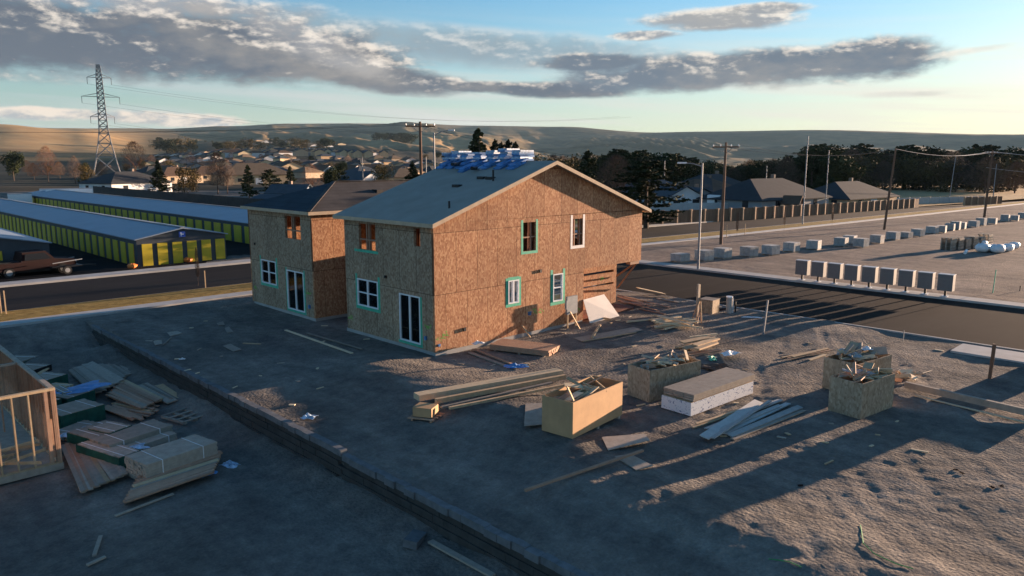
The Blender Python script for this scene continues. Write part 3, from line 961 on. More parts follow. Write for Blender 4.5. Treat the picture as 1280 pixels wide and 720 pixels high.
# inner stud partitions seen through the openings
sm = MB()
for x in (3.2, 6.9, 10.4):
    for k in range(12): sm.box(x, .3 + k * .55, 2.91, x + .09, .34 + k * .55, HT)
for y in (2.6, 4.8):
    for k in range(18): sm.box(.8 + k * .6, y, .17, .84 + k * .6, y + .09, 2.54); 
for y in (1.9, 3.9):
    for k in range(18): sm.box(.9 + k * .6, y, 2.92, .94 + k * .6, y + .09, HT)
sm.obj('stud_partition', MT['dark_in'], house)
om = MB()
opening_studs(om, FX, 4.25, 5.60, 4.15, 5.36, (4.82, 5.02), (4.62,)); om.obj('opening_frame', MT['lum_red'], house); om = MB()
opening_studs(om, GY, 8.80, 9.58, 4.05, 5.38, (8.98, 9.40), (4.62,)); om.obj('opening_frame', MT['lum_red'], house); om = MB()
opening_studs(om, GY, 5.30, 6.16, 4.05, 5.40, (5.86,), (4.70,)); om.obj('opening_frame', MT['lum_red'], house)

window(house, FX, *hf[0], 'twin')
window(house, FX, *hf[1], 'door', 'patio_door', 'white framed sliding patio door')
window(house, GY, *hg[2], 'slider')
window(house, GY, *hg[3], 'hung')
tape(house, FX, *hf[0], sides='both', ext=.22)
tape(house, FX, *hf[1], w=.13, sides='l', ext=0.0)
t = MB(); mbox(t, FX, 4.05, 6.02, 4.02, 4.145, .002, .006); t.obj('flashing_tape', MT['tape'], house)
tape(house, GY, *hg[0], w=.13, ext=.12)
tape(house, GY, *hg[2], w=.15, top=True, ext=.12)
tape(house, GY, *hg[3], w=.17, ext=.22)
o = tape(house, GY, *hg[1], w=.15, mat='wrap', ext=.2, name='window_wrap'); o['label'] = 'crumpled white flashing wrap round the upper opening'
# roof slabs, 16 cm thick, overhanging 30 cm
def roof_slab(sx):
    xe = -.31 if sx < 0 else HL + .31
    y0, y1, th = -.37, HW + .30, .13
    pts = [(xe, rz_at(xe)), (RX, RZ)]
    vs = [(x, y, z) for y in (y0 + .03, y1) for (x, z) in pts] + [(x, y, z - th) for y in (y0 + .03, y1) for (x, z) in pts]
    m = MB()
    f = [(0, 1, 3, 2), (4, 6, 7, 5), (0, 4, 5, 1), (2, 3, 7, 6), (0, 2, 6, 4), (1, 5, 7, 3)]
    if sx > 0: f = [t_[::-1] for t_ in f]
    m.add(vs, f)
    return m


roof_slab(-1).obj('roof', MT['roof'], house)
roof_slab(1).obj('roof', MT['roof'], house)
fm = MB()
for xe in (-.33, HL + .33):
    vs = []
    for y in (-.38, -.342):
        for (x, z) in ((xe, rz_at(xe) + .004), (RX, RZ + .004), (RX, RZ - .17), (xe, rz_at(xe) - .17)): vs.append((x, y, z))
    fs = [(0, 1, 2, 3), (7, 6, 5, 4), (0, 4, 5, 1), (3, 2, 6, 7), (0, 3, 7, 4)]
    fm.add(vs, fs if xe > RX else [q[::-1] for q in fs])
o = fm.obj('rake_board', MT['trim'], house)
fm = MB(); fm.box(-.345, -.34, rz_at(-.31) - .17, -.313, HW + .3, rz_at(-.31) - .004); fm.obj('eave_board', MT['trim'], house); fm = MB(); fm.box(HL + .313, -.34, rz_at(HL + .31) - .17, HL + .345, HW + .3, rz_at(HL + .31) - .004)
fm.obj('eave_board', MT['trim'], house)
# vents, pipes and small fittings
def on_roof(px, py):
    d = FW * F_PX + RT * (px - 640) + UP * (360 - py)
    # plane z = RZ - (RX - x) * RS
    t_ = (RZ - RX * RS + CAM.x * RS - CAM.z) / (d.z - d.x * RS)
    return CAM + d * t_


for px, py in ((571, 233), (602, 223), (612.5, 223.5)):
    p = on_roof(px, py); m = MB(); m.box(p.x - .12, p.y - .22, p.z - .05, p.x + .15, p.y + .22, p.z + .09); m.obj('roof_vent', MT['dark'], house)
for px, py, h in ((616.5, 226, .5), (561.5, 260, .3)):
    p = on_roof(px, py); m = MB(); m.tube([(p.x, p.y, p.z - .1), (p.x, p.y, p.z + h)], .045, 10); m.obj('vent_pipe', MT['dark'], house)
for (x, z, r, mt) in ((1.62, .92, .075, 'dark'), (6.45, 3.02, .07, 'dark'), (5.72, 1.05, .08, 'blue'), (.18, .45, .05, 'blue')):
    m = MB()
    m.box(x - r, -.07, z - r, x + r, -.002, z + r)
    m.box(x - r * 1.3, -.08, z + r * .8, x + r * 1.3, -.003, z + r * 1.1)
    m.obj('wall_vent', MT[mt], house)
m = MB(); mbox(m, FX, 3.42, 3.52, 3.0, 3.12, .002, .1); m.obj('wall_vent', MT['dark'], house)
m = MB(); mbox(m, FX, .55, .66, .62, .78, .002, .09); m.obj('wall_vent', MT['blue'], house)
# temporary props under the overhang
m = MB()
m.beam((14.30, .10, 2.70), (14.42, 1.52, 1.75), .09, .09); m.beam((14.38, .12, 2.66), (14.48, 1.50, 1.05), .05, .09); m.box(13.7, .05, 2.62, 14.5, .35, 2.79)
m.obj('brace', MT['lum_red'], house)
# spray-painted marks: thin spots of paint standing 2 mm proud of the board
def spray(parent, mp, u, z, s, seed):
    rr = random.Random(seed); m = MB()
    for k in range(26):
        a = u + rr.gauss(0, s); b = z + rr.gauss(0, s * .45); r = rr.uniform(.012, .035)
        vs = [mp(a + r * math.cos(t) * 1.6, b + r * math.sin(t), .0025 + k * .0001) for t in [i * math.pi / 3 for i in range(6)]]
        m.add(vs, [tuple(range(6))])
    m.obj('paint_mark', MT['greenpaint'], parent)


spray(house, GY, .42, .78, .16, 1); spray(house, GY, 6.3, 1.05, .17, 2); spray(house, GY, 9.15, .75, .13, 3); spray(house, off(GY, 0, 1.6), 13.2, 1.75, .1, 4)
spray(house, FX, 6.5, .7, .12, 5); spray(house, FX, .5, 1.2, .12, 6)
# meter panel with leaning boards
mp_ = thing('meter_panel', 'grey electric meter panel on posts against the orange gable wall', 'meter panel', (8.0, -.4, 0))
m = MB(); m.box(-.05, -.06, .72, .72, .06, 1.62); m.box(-.12, -.07, 1.0, -.05, .05, 1.45); m.obj('box', MT['meter'], mp_)
m = MB(); m.box(0, -.04, -.1, .07, .03, .72); m.obj('post', MT['lum'], mp_); m = MB(); m.box(.62, -.04, -.1, .69, .03, .72); m.obj('post', MT['lum'], mp_)


def board(name, label, a, b, w, t, mat, group=None, cat='board', roll=0.0):
    """one loose board from a to b (tops of the line through its middle)"""
    a, b = Vector(a), Vector(b); c = (a + b) / 2
    m = MB(); m.beam(a - c, b - c, w, t, roll=roll)
    o = m.obj(name, MT[mat], loc=c)
    return tag(o, label, cat, group)


board('board', 'short sawn board leaning on the meter panel beside the gable wall', (8.35, -.95, .02), (8.15, -.48, .85), .09, .04, 'lum')
board('board', 'small offcut leaning against the foot of the gable wall', (5.35, -.45, .02), (5.2, -.03, .55), .09, .04, 'lum')
m = MB(); a = MB()
pz = [(9.65, -.50, .05), (12.0, -.62, .05), (11.35, -.02, 1.28), (9.66, -.02, 1.20)]
vs = [Vector(p) for p in pz]; nrm = (vs[1] - vs[0]).cross(vs[3] - vs[0]).normalized() * -.02
m.add(vs + [v - nrm for v in vs], [(0, 1, 2, 3), (7, 6, 5, 4), (0, 4, 5, 1), (1, 5, 6, 2), (2, 6, 7, 3), (3, 7, 4, 0)])
tag(m.obj('wallboard_sheet', MT['whitebrd']), 'white wallboard sheet leaning by the corner of the gable wall', 'panel')

# shingle bundles along the ridge
def bundle(c, size, rot, mat, i):
    m = MB(); M_ = Matrix.Translation(Vector(c)) @ rot
    sx, sy, sz = size
    m.box(-sx / 2, -sy / 2, -sz / 2, sx / 2, sy / 2, sz / 2)
    o = m.obj('shingle_bundle', MT[mat]); o.matrix_world = M_
    return tag(o, 'blue and white wrapped shingle bundle in the heaps along the roof ridge', 'shingle bundle', 'shingle bundles on the roof ridge')


slope_l = Matrix.Rotation(-math.atan(RS), 4, 'Y')
rr = random.Random(5)
for i, y in enumerate((6.85, 6.15, 5.35, 4.35, 3.4, 2.45, 1.55)):
    n = (5, 6, 5, 5, 6, 7, 6)[i]
    for k in range(2):          # on the slope, facing the camera
        x = RX - .62 - k * .22
        bundle((x, y + rr.uniform(-.06, .06), rz_at(x) + .06 + .085 * (1 - k)), (1.0, .50, .08), slope_l @ Matrix.Rotation(rr.uniform(-.06, .06), 4, 'Z') @ Matrix.Rotation(R(90) * 0, 4, 'Z'), 'blue', i)
    for k in range(n):          # piled level across the ridge
        bundle((RX - .1 + rr.uniform(-.08, .08), y + .28 + rr.uniform(-.05, .05), RZ + .0 + .085 * k + .05), (.98, .56, .085), Matrix.Rotation(rr.uniform(-.12, .12), 4, 'Z'), ('blue', 'bluewhite', 'blue')[k % 3] if k < n - 1 else 'bluewhite', i)
p = on_roof(584, 212)
for k in range(2): bundle((p.x + .1 * k, p.y + .05 * k, rz_at(p.x + .1 * k) + .05 + .085 * k), (1.0, .4, .08), slope_l, 'blue', 9)
p = on_roof(601, 211)
bundle((p.x, p.y, rz_at(p.x) + .05), (.5, .34, .08), slope_l, 'bluewhite', 9)
for (px, py, l, lab) in ((572, 212, 1.3, 'black felt roll lying highest on the grey roof slope'), (594, 215, .7, 'short black felt roll beside the blue bundles on the roof')):
    p = on_roof(px, py); m = MB(); m.tube([(-.05, l / 2, 0), (-.05, -l / 2, 0)], .09, 12)
    o = m.obj('felt_roll', MT['dark'], loc=(p.x, p.y, rz_at(p.x) + .07)); o.rotation_euler = (0, 0, R(-60)); tag(o, lab, 'felt roll')
    o.location.z += .16 * l / 1.0

# ------------------------------------------------------------ the hip-roofed house behind it
h2 = thing('framed_house', 'smaller-looking strand board house with navy and charcoal hip roof behind the gabled one', 'house', (0, 9.92, 0))
W2, L2 = 7.02, 14.6
hl = [(4.05, 5.80, 1.40, 2.74), (1.05, 2.85, .30, 2.44), (1.15, 2.80, 4.15, 5.36)]
hl = [(a - 0, b, c_, d_) for a, b, c_, d_ in hl]
wm = MB(); wall_cells(wm, FX, .141, W2 - .001, .15, HT, hl, .14)
o = wm.obj('wall', MT['osb_shade'], h2); o['label'] = 'shaded back wall with patio door and twin window'
wm = MB(); wall_cells(wm, GY, 0, L2, .15, HT, [], .14)
o = wm.obj('wall', MT['osb'], h2); o['label'] = 'side wall facing the gabled house, its upper half sunlit'
wm = MB(); wall_cells(wm, off(GY, 0, W2), 0, L2, .15, HT, [], .14); wm.obj('wall', MT['osb'], h2)
wm = MB(); wall_cells(wm, off(PXW, -.002), .141, W2 - .15, .15, HT, [(1.0, 2.6, 3.7, 5.2), (3.6, 5.6, 3.7, 5.2), (2.2, 5.6, .2, 2.3)], .14); wm.obj('wall', MT['osb_shade'], h2)  # unseen openings added on the sunny side to let light in
wm = MB(); wm.box(7.0, -2.55, .1, 12.6, -.002, 3.66); wm.obj('unseen_shade_block', MT['osb'], h2)  # unseen box added to throw shade on the lower side wall
fm = MB(); fm.box(.02, .02, -.4, L2 - .02, W2 - .02, .148); fm.obj('foundation', MT['conc_old'], h2)
fm = MB(); fm.box(.16, .16, 2.55, L2 - .16, W2 - .16, 2.8); fm.obj('floor_deck', MT['dark_in'], h2)
sm = MB()
for y in (2.4, 4.6):
    for k in range(18): sm.box(.8 + k * .6, y, .17, .84 + k * .6, y + .09, 2.54); sm.box(.8 + k * .6, y, 2.81, .84 + k * .6, y + .09, HT)
sm.obj('stud_partition', MT['dark_in'], h2)
om = MB(); opening_studs(om, FX, 1.15, 2.80, 4.15, 5.36, (1.95, 2.12), (4.60,)); om.obj('opening_frame', MT['lum_red'], h2)
window(h2, FX, *hl[0], 'twin'); window(h2, FX, *hl[1], 'door', 'patio_door')
tape(h2, FX, *hl[0], ext=.22); tape(h2, FX, *hl[1], w=.13, ext=.12)
spray(h2, FX, 6.7, 1.0, .1, 7); spray(h2, FX, .6, 1.4, .14, 8)
m = MB(); mbox(m, FX, 6.4, 6.5, 3.5, 3.62, .002, .06); m.obj('wall_vent', MT['dark'], h2)
m = MB(); mbox(m, FX, .45, .56, .62, .8, .002, .09); m.obj('wall_vent', MT['blue'], h2)
ov, ez, rzz = .32, 5.70, 7.06
hw = (W2 + 2 * ov) / 2; ym = W2 / 2
c_ = [(-ov, -ov, ez), (L2 + ov, -ov, ez), (L2 + ov, W2 + ov, ez), (-ov, W2 + ov, ez), (-ov + hw, ym, rzz), (L2 + ov - hw, ym, rzz)]
m = MB(); m.add(c_, [(3, 0, 4)], MT['shingle_navy']); m.add(c_, [(0, 1, 5, 4), (1, 2, 5), (2, 3, 4, 5)], MT['shingle_brown'])
cb = [(x, y, z - .12) for x, y, z in c_[:4]]; m.add(c_[:4] + cb, [(4, 7, 6, 5)], MT['trim'])
o = m.obj('roof', None, h2)
m = MB()
for (a, b) in (((-ov - .02, -ov - .02), (L2 + ov, -ov + .012)), ((-ov - .02, W2 + ov - .012), (L2 + ov, W2 + ov + .02)), ((-ov - .02, -ov + .013), (-ov + .012, W2 + ov - .013)), ((L2 + ov - .012, -ov + .013), (L2 + ov + .02, W2 + ov - .013))):
    m.box(a[0], a[1], ez - .17, b[0], b[1], ez - .004)
m.obj('eave_board', MT['trim'], h2)
m = MB(); m.beam((-ov, -ov, ez + .03), (-ov + hw, ym, rzz + .03), .22, .03); m.beam((-ov + hw, ym, rzz + .03), (L2 + ov - hw, ym, rzz + .03), .25, .03); m.obj('ridge_cap', MT['shingle_brown'], h2)
m = MB(); m.box(5.2, 1.7, 6.3, 5.6, 2.2, 6.62); m.obj('roof_vent', MT['dark'], h2)

# ------------------------------------------------------------ retaining wall of stacked concrete blocks
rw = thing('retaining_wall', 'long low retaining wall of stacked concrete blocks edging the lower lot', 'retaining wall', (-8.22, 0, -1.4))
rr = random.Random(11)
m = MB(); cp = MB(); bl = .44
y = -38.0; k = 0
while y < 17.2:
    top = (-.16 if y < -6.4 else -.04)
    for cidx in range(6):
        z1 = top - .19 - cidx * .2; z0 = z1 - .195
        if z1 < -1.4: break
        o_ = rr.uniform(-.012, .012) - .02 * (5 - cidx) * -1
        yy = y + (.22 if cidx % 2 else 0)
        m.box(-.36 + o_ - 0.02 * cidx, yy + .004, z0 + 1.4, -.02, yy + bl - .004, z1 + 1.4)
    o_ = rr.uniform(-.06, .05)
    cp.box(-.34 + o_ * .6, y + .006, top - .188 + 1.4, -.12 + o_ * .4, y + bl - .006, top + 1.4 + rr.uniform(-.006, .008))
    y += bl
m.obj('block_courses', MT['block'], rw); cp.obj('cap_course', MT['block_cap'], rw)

# ------------------------------------------------------------ scrap crates of strand board
CR = {}


def crate(label, x, y, rz, w, d, h, mat, dark_rim=False):
    z = GZ(x, y) - .03
    t = thing('scrap_crate', label, 'crate', (x, y, z), rz)
    th = .03
    panels = [(0, 0, w, th), (0, d - th, w, d), (0, th + .001, th, d - th - .001), (w - th, th + .001, w, d - th - .001)]
    for (a, b, c, e) in panels:
        m = MB(); m.box(a, b, .04, c, e, h); m.obj('side_panel', MT[mat], t)
    m = MB(); m.box(th + .001, th + .001, .05, w - th - .001, d - th - .001, .08); m.obj('floor', MT[mat], t)
    m = MB()
    for i in range(3): m.box(.1 + i * (w - .3) / 2, .0, -.05, .2 + i * (w - .3) / 2, d, .038)
    m.obj('skid', MT['lum_grey'], t)
    for (a, b) in ((th + .001, th + .001), (w - th - .04, th + .001), (th + .001, d - th - .04), (w - th - .04, d - th - .04)):
        m = MB(); m.box(a, b, .09, a + .039, b + .039, h - .02); m.obj('corner_post', MT['lum'], t)
    return t


def scraps(cx, cy, z0, rz, w, d, n, lab, grp, mats, seed, lmax=1.1, up=.3, name='offcut'):
    rr = random.Random(seed); ca, sa = math.cos(rz), math.sin(rz)
    for i in range(n):
        L = rr.uniform(.3, lmax); a = rr.choice([rr.gauss(0, .35), rr.uniform(0, math.pi)])
        u = rr.uniform(.15, .85) * w; v = rr.uniform(.2, .8) * d
        px = cx + u * ca - v * sa; py = cy + u * sa + v * ca
        el = rr.uniform(-.1, up); z = z0 + rr.uniform(0, .14) + .03 * i / n
        ca2, sa2 = math.cos(a), math.sin(a); hl_ = L / 2
        for (cc, q_, lim) in ((ca2, u, w), (sa2, v, d)):
            if abs(cc) > .05: hl_ = min(hl_, (min(q_, lim - q_) - .06) / abs(cc) if z < z0 + .08 else (min(q_, lim - q_) + .22) / abs(cc))
        L = max(.16, hl_ * 2)
        dx, dy, dz = math.cos(a + rz) * math.cos(el) * L / 2, math.sin(a + rz) * math.cos(el) * L / 2, math.sin(el) * L / 2
        wd = rr.choice([.04, .09, .09, .14, .3])
        board(name, lab, (px - dx, py - dy, z + abs(dz)), (px + dx, py + dy, z + abs(dz) + dz), wd if L > wd * 1.3 else .09, .03 if wd > .1 else .038, rr.choice(mats), grp, 'offcut', roll=rr.uniform(-1.1, 1.1))


crate('tan plywood scrap crate with a sunlit side, nearest the big yard stack of beams', -3.70, -10.95, R(6), 2.72, 1.12, 1.13, 'ply')
scraps(-3.7, -10.95, .98, R(6), 2.7, 1.1, 44, 'offcut heaped in the tan plywood crate', 'offcuts in the tan crate', ('lum', 'lum_red', 'lum', 'lum_pale'), 3, 1.1, .5)
crate('weathered strand board crate heaped with pale boards, behind the white wrapped lumber', 1.2, -10.15, R(-11), 2.5, 1.1, 1.16, 'osb_old')
scraps(1.7, -10.2, 1.12, R(-11), 1.9, 1.05, 34, 'pale board heaped over the rim of the weathered crate behind the wrapped lumber', 'boards on the weathered crate', ('lum_pale', 'lum', 'lum_pale', 'lum_grey'), 4, 1.5, .12)
scraps(1.2, -10.0, 1.02, R(-11), .9, .9, 9, 'dark scrap at the end of the weathered crate behind the wrapped lumber', 'scraps at the crate end', ('lum_grey', 'lum_red'), 14, .7, .2)
crate('strand board crate nearest the empty dirt, full of dark scrap', 4.72, -15.85, R(-8), 2.05, 1.12, 1.22, 'osb_old')
scraps(4.72, -15.85, 1.08, R(-8), 2.05, 1.12, 40, 'scrap of wood in the crate nearest the empty dirt', 'scraps in the near crate', ('lum_grey', 'lum', 'lum_red', 'lum_pale', 'lum'), 5, .9, .45)
p = P(1073, 458, 1.15)
crate('strand board crate standing just behind another one, overflowing with scrap', p.x, p.y, R(-8), 2.3, 1.3, 1.2, 'osb_old')
scraps(p.x, p.y, 1.12, R(-8), 2.3, 1.3, 54, 'scrap overflowing from the farther strand board crate', 'scraps in the far crate', ('lum_grey', 'lum', 'lum_pale', 'lum_grey'), 6, 1.1, .5)
scraps(p.x + 2.2, p.y - .6, GZ(p.x + 3, p.y) + .03, R(-20), 2.6, 1.6, 16, 'offcut on the ground beside the farther strand board crate', 'offcuts beside the far crate', ('lum', 'lum_pale', 'lum_grey', 'lum_red'), 8, 1.0, .06)
# rags, plastic and a bent wire in the two crates on the right
def rag(label, c, s, mat, seed, name='plastic_sheet', cat='plastic sheet', h=.2):
    rr = random.Random(seed); n = 9; vs = []; fs = []
    ph = [rr.uniform(0, 6) for _ in range(6)]
    for j in range(n):
        for i in range(n):
            u, v = i / (n - 1) - .5, j / (n - 1) - .5
            e = 1 - .35 * (abs(u) + abs(v))
            z = h * (.5 + .5 * math.sin(9 * u + ph[0] + 3 * v) * math.cos(8 * v + ph[1])) * e * (1 - 1.4 * max(abs(u), abs(v))) + rr.uniform(0, .02)
            vs.append(((u + .07 * math.sin(7 * v + ph[2])) * s[0], (v + .07 * math.sin(6 * u + ph[3])) * s[1], z))
    for j in range(n - 1):
        for i in range(n - 1): fs.append((j * n + i, j * n + i + 1, (j + 1) * n + i + 1, (j + 1) * n + i))
    m = MB(); m.add(vs, fs); o = m.obj(name, MT[mat], loc=c)
    sd_ = o.modifiers.new('thickness', 'SOLIDIFY'); sd_.thickness = .006
    o.rotation_euler = (0, 0, rr.uniform(0, 3))
    return tag(o, label, cat)


rag('grey plastic sheet draped on the scrap of the farther crate', (p.x + 1.0, p.y + .7, 1.3), (1.1, .8), 'meter', 2)
rag('pale rag on top of the farther strand board crate', (p.x + 1.6, p.y + .4, 1.4), (.5, .4), 'white', 21, 'rag', 'rag')
rag('crumpled grey rag in the crate nearest the empty dirt', (5.8, -15.3, 1.25), (.9, .5), 'meter', 22, 'rag', 'rag')

# ------------------------------------------------------------ white-wrapped lumber with boards on top
def pack(label, x, y, rz, L, W, H, mat_top, mat_side=None, wrap=None, z=None, straps=True, n=6, layers=3, name='lumber_pack', seed=1, cat='lumber pack'):
    """a strapped pack of boards: each course is modelled, with a wrapper round its lower part when it has one"""
    z = (min(GZ(x, y), GZ(x + L * math.cos(rz), y + L * math.sin(rz))) if z is None else z)
    t = thing(name, label, cat, (x, y, z), rz)
    rr = random.Random(seed); m = MB(); m2 = MB()
    bw = W / n; bh = H / layers
    for k in range(layers):
        for i in range(n):
            e0, e1 = rr.uniform(0, .05), rr.uniform(-.05, 0)
            m.box(e0, i * bw + .003, k * bh + .004 + .07, L + e1, (i + 1) * bw - .003, (k + 1) * bh + .07 - .002)
    m.obj('boards', MT[mat_top], t)
    for i in range(3):
        a = .25 + i * (L - .6) / 2; m2 = MB(); m2.box(a, .02, 0, a + .09, W - .02, .07); m2.obj('bearer', MT['lum_grey'], t)
    if straps:
        for a in (.22 * L, .78 * L):
            m = MB(); e = .006
            m.box(a, -e, .07, a + .03, -e + .004, H + .072); m.box(a, W + e - .004, .07, a + .03, W + e, H + .072); m.box(a, -e, H + .0725, a + .03, W + e, H + .0765)
            m.obj('strap', MT['wrap'], t)
    if wrap:
        m = MB(); e = .012; hh = H * wrap[1]
        for (a, b, c, d_) in ((-e, -e, L + e, -e + .006), (-e, W + e - .006, L + e, W + e), (-e, -e + .007, -e + .006, W + e - .007), (L + e - .006, -e + .007, L + e, W + e - .007)):
            m.box(a, b, .05, c, d_, .07 + hh)
        m.obj('wrapper', MT[wrap[0]], t)
    return t


# printed white wrapper: dark blue strokes on white (illegible in the photograph)
def print_mat():
    m, nt, b = new_mat('printed_white_wrap')
    f = nz(nt, 7.5, 3, .5, mapping=(1, 1, 1.6), dist=1.5)
    nt.links.new(ramp(nt, f, [(.60, (.70, .71, .73)), (.64, (.14, .19, .32))]), b.inputs['Base Color'])
    b.inputs['Roughness'].default_value = .45
    return m


MT['printed'] = print_mat()
pk = pack('white and blue wrapped lumber pack between the scrap crates', .95, -11.95, R(-3), 3.7, 1.15, .42, 'lum', wrap=('printed', 1.0), straps=False, n=5, layers=3)
pk2 = pack('stack of smooth grey-topped boards lying on the wrapped lumber pack', 1.02, -11.98, R(-3), 3.75, 1.2, .22, 'lum_grey', z=GZ(1, -12) + .50, straps=False, n=3, layers=3, cat='board stack', name='board_stack')
for ch in [c for c in pk2.children if c.name.startswith('bearer')]: bpy.data.objects.remove(ch)
pk2.location.z -= .065

def rise(a, b):
    return max(0.0, max(GZ(a.x + (b.x - a.x) * k / 8, a.y + (b.y - a.y) * k / 8) - (a.z + (b.z - a.z) * k / 8) for k in range(9)))


# ------------------------------------------------------------ loose boards on the yard, each lying where the photograph has it
def boards(label, group, items, mat, w=.14, t=.04, z0=None, name='board', stack=.0, cat='board'):
    for i, it in enumerate(items):
        a, b = PG(it[0], it[1]), PG(it[2], it[3])
        ww = it[4] if len(it) > 4 else w
        lift = it[5] if len(it) > 5 else stack * i
        mt = it[6] if len(it) > 6 else mat
        up_ = rise(a, b)
        za = a.z + up_ + t / 2 + lift + .012; zb = b.z + up_ + t / 2 + lift + .012
        board(name, label, (a.x, a.y, za), (b.x, b.y, zb), ww, t, mt, group, cat, roll=math.sin(i * 2.3) * .22 if group and lift > .01 else 0)


boards('weathered grey board in the fan of boards beside the wrapped lumber', 'grey boards beside the wrapped lumber', [
    (866, 537, 965, 503, .10, .0, 'lum'), (884, 540, 975, 503, .22, .03), (880, 553, 948, 507, .30, .10), (890, 556, 962, 508, .14, .14), (905, 545, 985, 507, .2, .02),
    (912, 549, 1000, 512, .2, .05), (915, 551, 1005, 515, .14, .0, 'lum_grey'), (898, 543, 975, 511, .16, .075), (870, 534, 940, 511, .09, .045, 'lum')], 'silver', t=.035)
boards('pale sawn board in the loose heap between house and road', 'pale boards between house and road', [
    (783, 410, 845, 403, .12, 0), (812, 408, 862, 402, .2, .04), (818, 412, 870, 405, .2, .08), (820, 413, 878, 417, .1, .16), (824, 416, 874, 409, .14, .12), (816, 406, 872, 412, .1, .2), (830, 418, 868, 408, .1, .05), (815, 412, 850, 404, .2, .15), (822, 407, 866, 416, .12, .22), (828, 415, 872, 411, .16, .18), (818, 415, 864, 413, .16, .02)], 'lum_pale', t=.065)
boards('tan board in the small heap just behind the pale-heaped crate', 'tan boards behind the weathered crate', [
    (862, 430, 896, 426, .1, .25, 'lum_pale'), (846, 438, 878, 431, .28, .03), (855, 441, 884, 433, .28, .09), (866, 444, 893, 434, .3, .15), (870, 446, 894, 437, .3, .2), (850, 446, 900, 443, .08, .02, 'lum_red'), (862, 449, 901, 445, .08, .04, 'lum_red'), (852, 436, 886, 429, .3, .2), (868, 442, 896, 432, .3, .26)], 'lum', t=.07)
boards('board in the small spread of boards on the dirt near the road', 'boards on the dirt near the road', [
    (977, 450, 1033, 438, .12, 0), (985, 452, 1040, 441, .14, .05, 'lum_red'), (990, 452, 1035, 440, .12, .1), (1011, 453, 1031, 446, .12, .0, 'lum_pale')], 'lum')
boards('long reddish board strewn beside the recessed entry', 'reddish boards beside the entry', [
    (772, 374, 838, 388, .12, .0), (773, 380, 826, 392, .12, .03), (772, 377, 815, 387, .12, .06), (800, 388, 832, 396, .1, 0), (790, 383, 845, 386, .1, .05, 'lum_grey'), (776, 383, 806, 386, .12, .1)], 'lum_red')
boards('pale broken panel on the ground by the side road', 'broken panels by the side road', [
    (797, 371, 830, 369, .5, .12, 'lum_pale'), (805, 374, 836, 374, .4, .05, 'lum_grey'), (822, 376, 850, 380, .3, .0, 'lum_grey')], 'lum_pale')
boards('thin flat sheet lying on the dirt in front of the white wallboard', None, [(722, 425, 798, 415, .75, .0)], 'lum_grey', t=.02, name='sheet', cat='sheet')
boards('long thin board on the flat sheet in front of the wallboard', None, [(728, 428, 795, 419, .09, .03)], 'lum', t=.03)
boards('short new stud lying nearest the leaning white wallboard', None, [(738, 397, 764, 404, .1, .02)], 'lum', t=.09)
boards('short new stud propped on the flat sheet', None, [(740, 425, 750, 411, .1, .06)], 'lum', t=.09)
# the big beams
for (a, b, w_, h_, lab, mt) in (((521, 514), (700, 477), .42, .20, 'widest of the long beams lying in front of the gable wall', 'lum_pale'),
                                ((545, 519), (706, 483), .14, .16, 'middle one of the long beams in front of the gable wall', 'lum'),
                                ((562, 527), (742, 485), .10, .08, 'thinnest and nearest of the long beams in front of the gable wall', 'lum'),
                                ((552, 524), (690, 491), .12, .06, 'dark narrow beam between the two nearer long beams', 'lum_grey')):
    a, b = PG(*a), PG(*b); u_ = rise(a, b); a.z += u_; b.z += u_; board('beam', lab, (a.x, a.y, a.z + h_ / 2 + .03), (b.x, b.y, b.z + h_ / 2 + .03), w_, h_, mt, cat='beam')
# block of sheets on slats at the beams' end
a = PG(533, 527)
t = thing('slatted_pallet', 'small pallet with fanned slats at the near end of the long beams', 'pallet', (a.x, a.y, a.z), R(-62))
for i in range(7):
    m = MB(); m.box(-.55 + i * .02, -.25 + i * .21, .05, .35 + i * .05, -.14 + i * .21, .075, M=Matrix.Rotation(.04 * i, 4, 'Z')); m.obj('slat', MT['lum_red'], t)
for i in (-.4, .25):
    m = MB(); m.box(i, -.3, 0, i + .05, 1.2, .048); m.obj('bearer', MT['lum_red'], t)
m = MB(); m.box(-.36, -.2, 0, .3, .35, .3); m.box(-.3, .36, 0, .26, .6, .2)
tag(m.obj('sheet_stack', MT['ply'], loc=(a.x + .05, a.y + .1, a.z + .09)), 'small tan block of cut sheets on the slatted pallet', 'sheet stack').rotation_euler = (0, 0, R(-62))
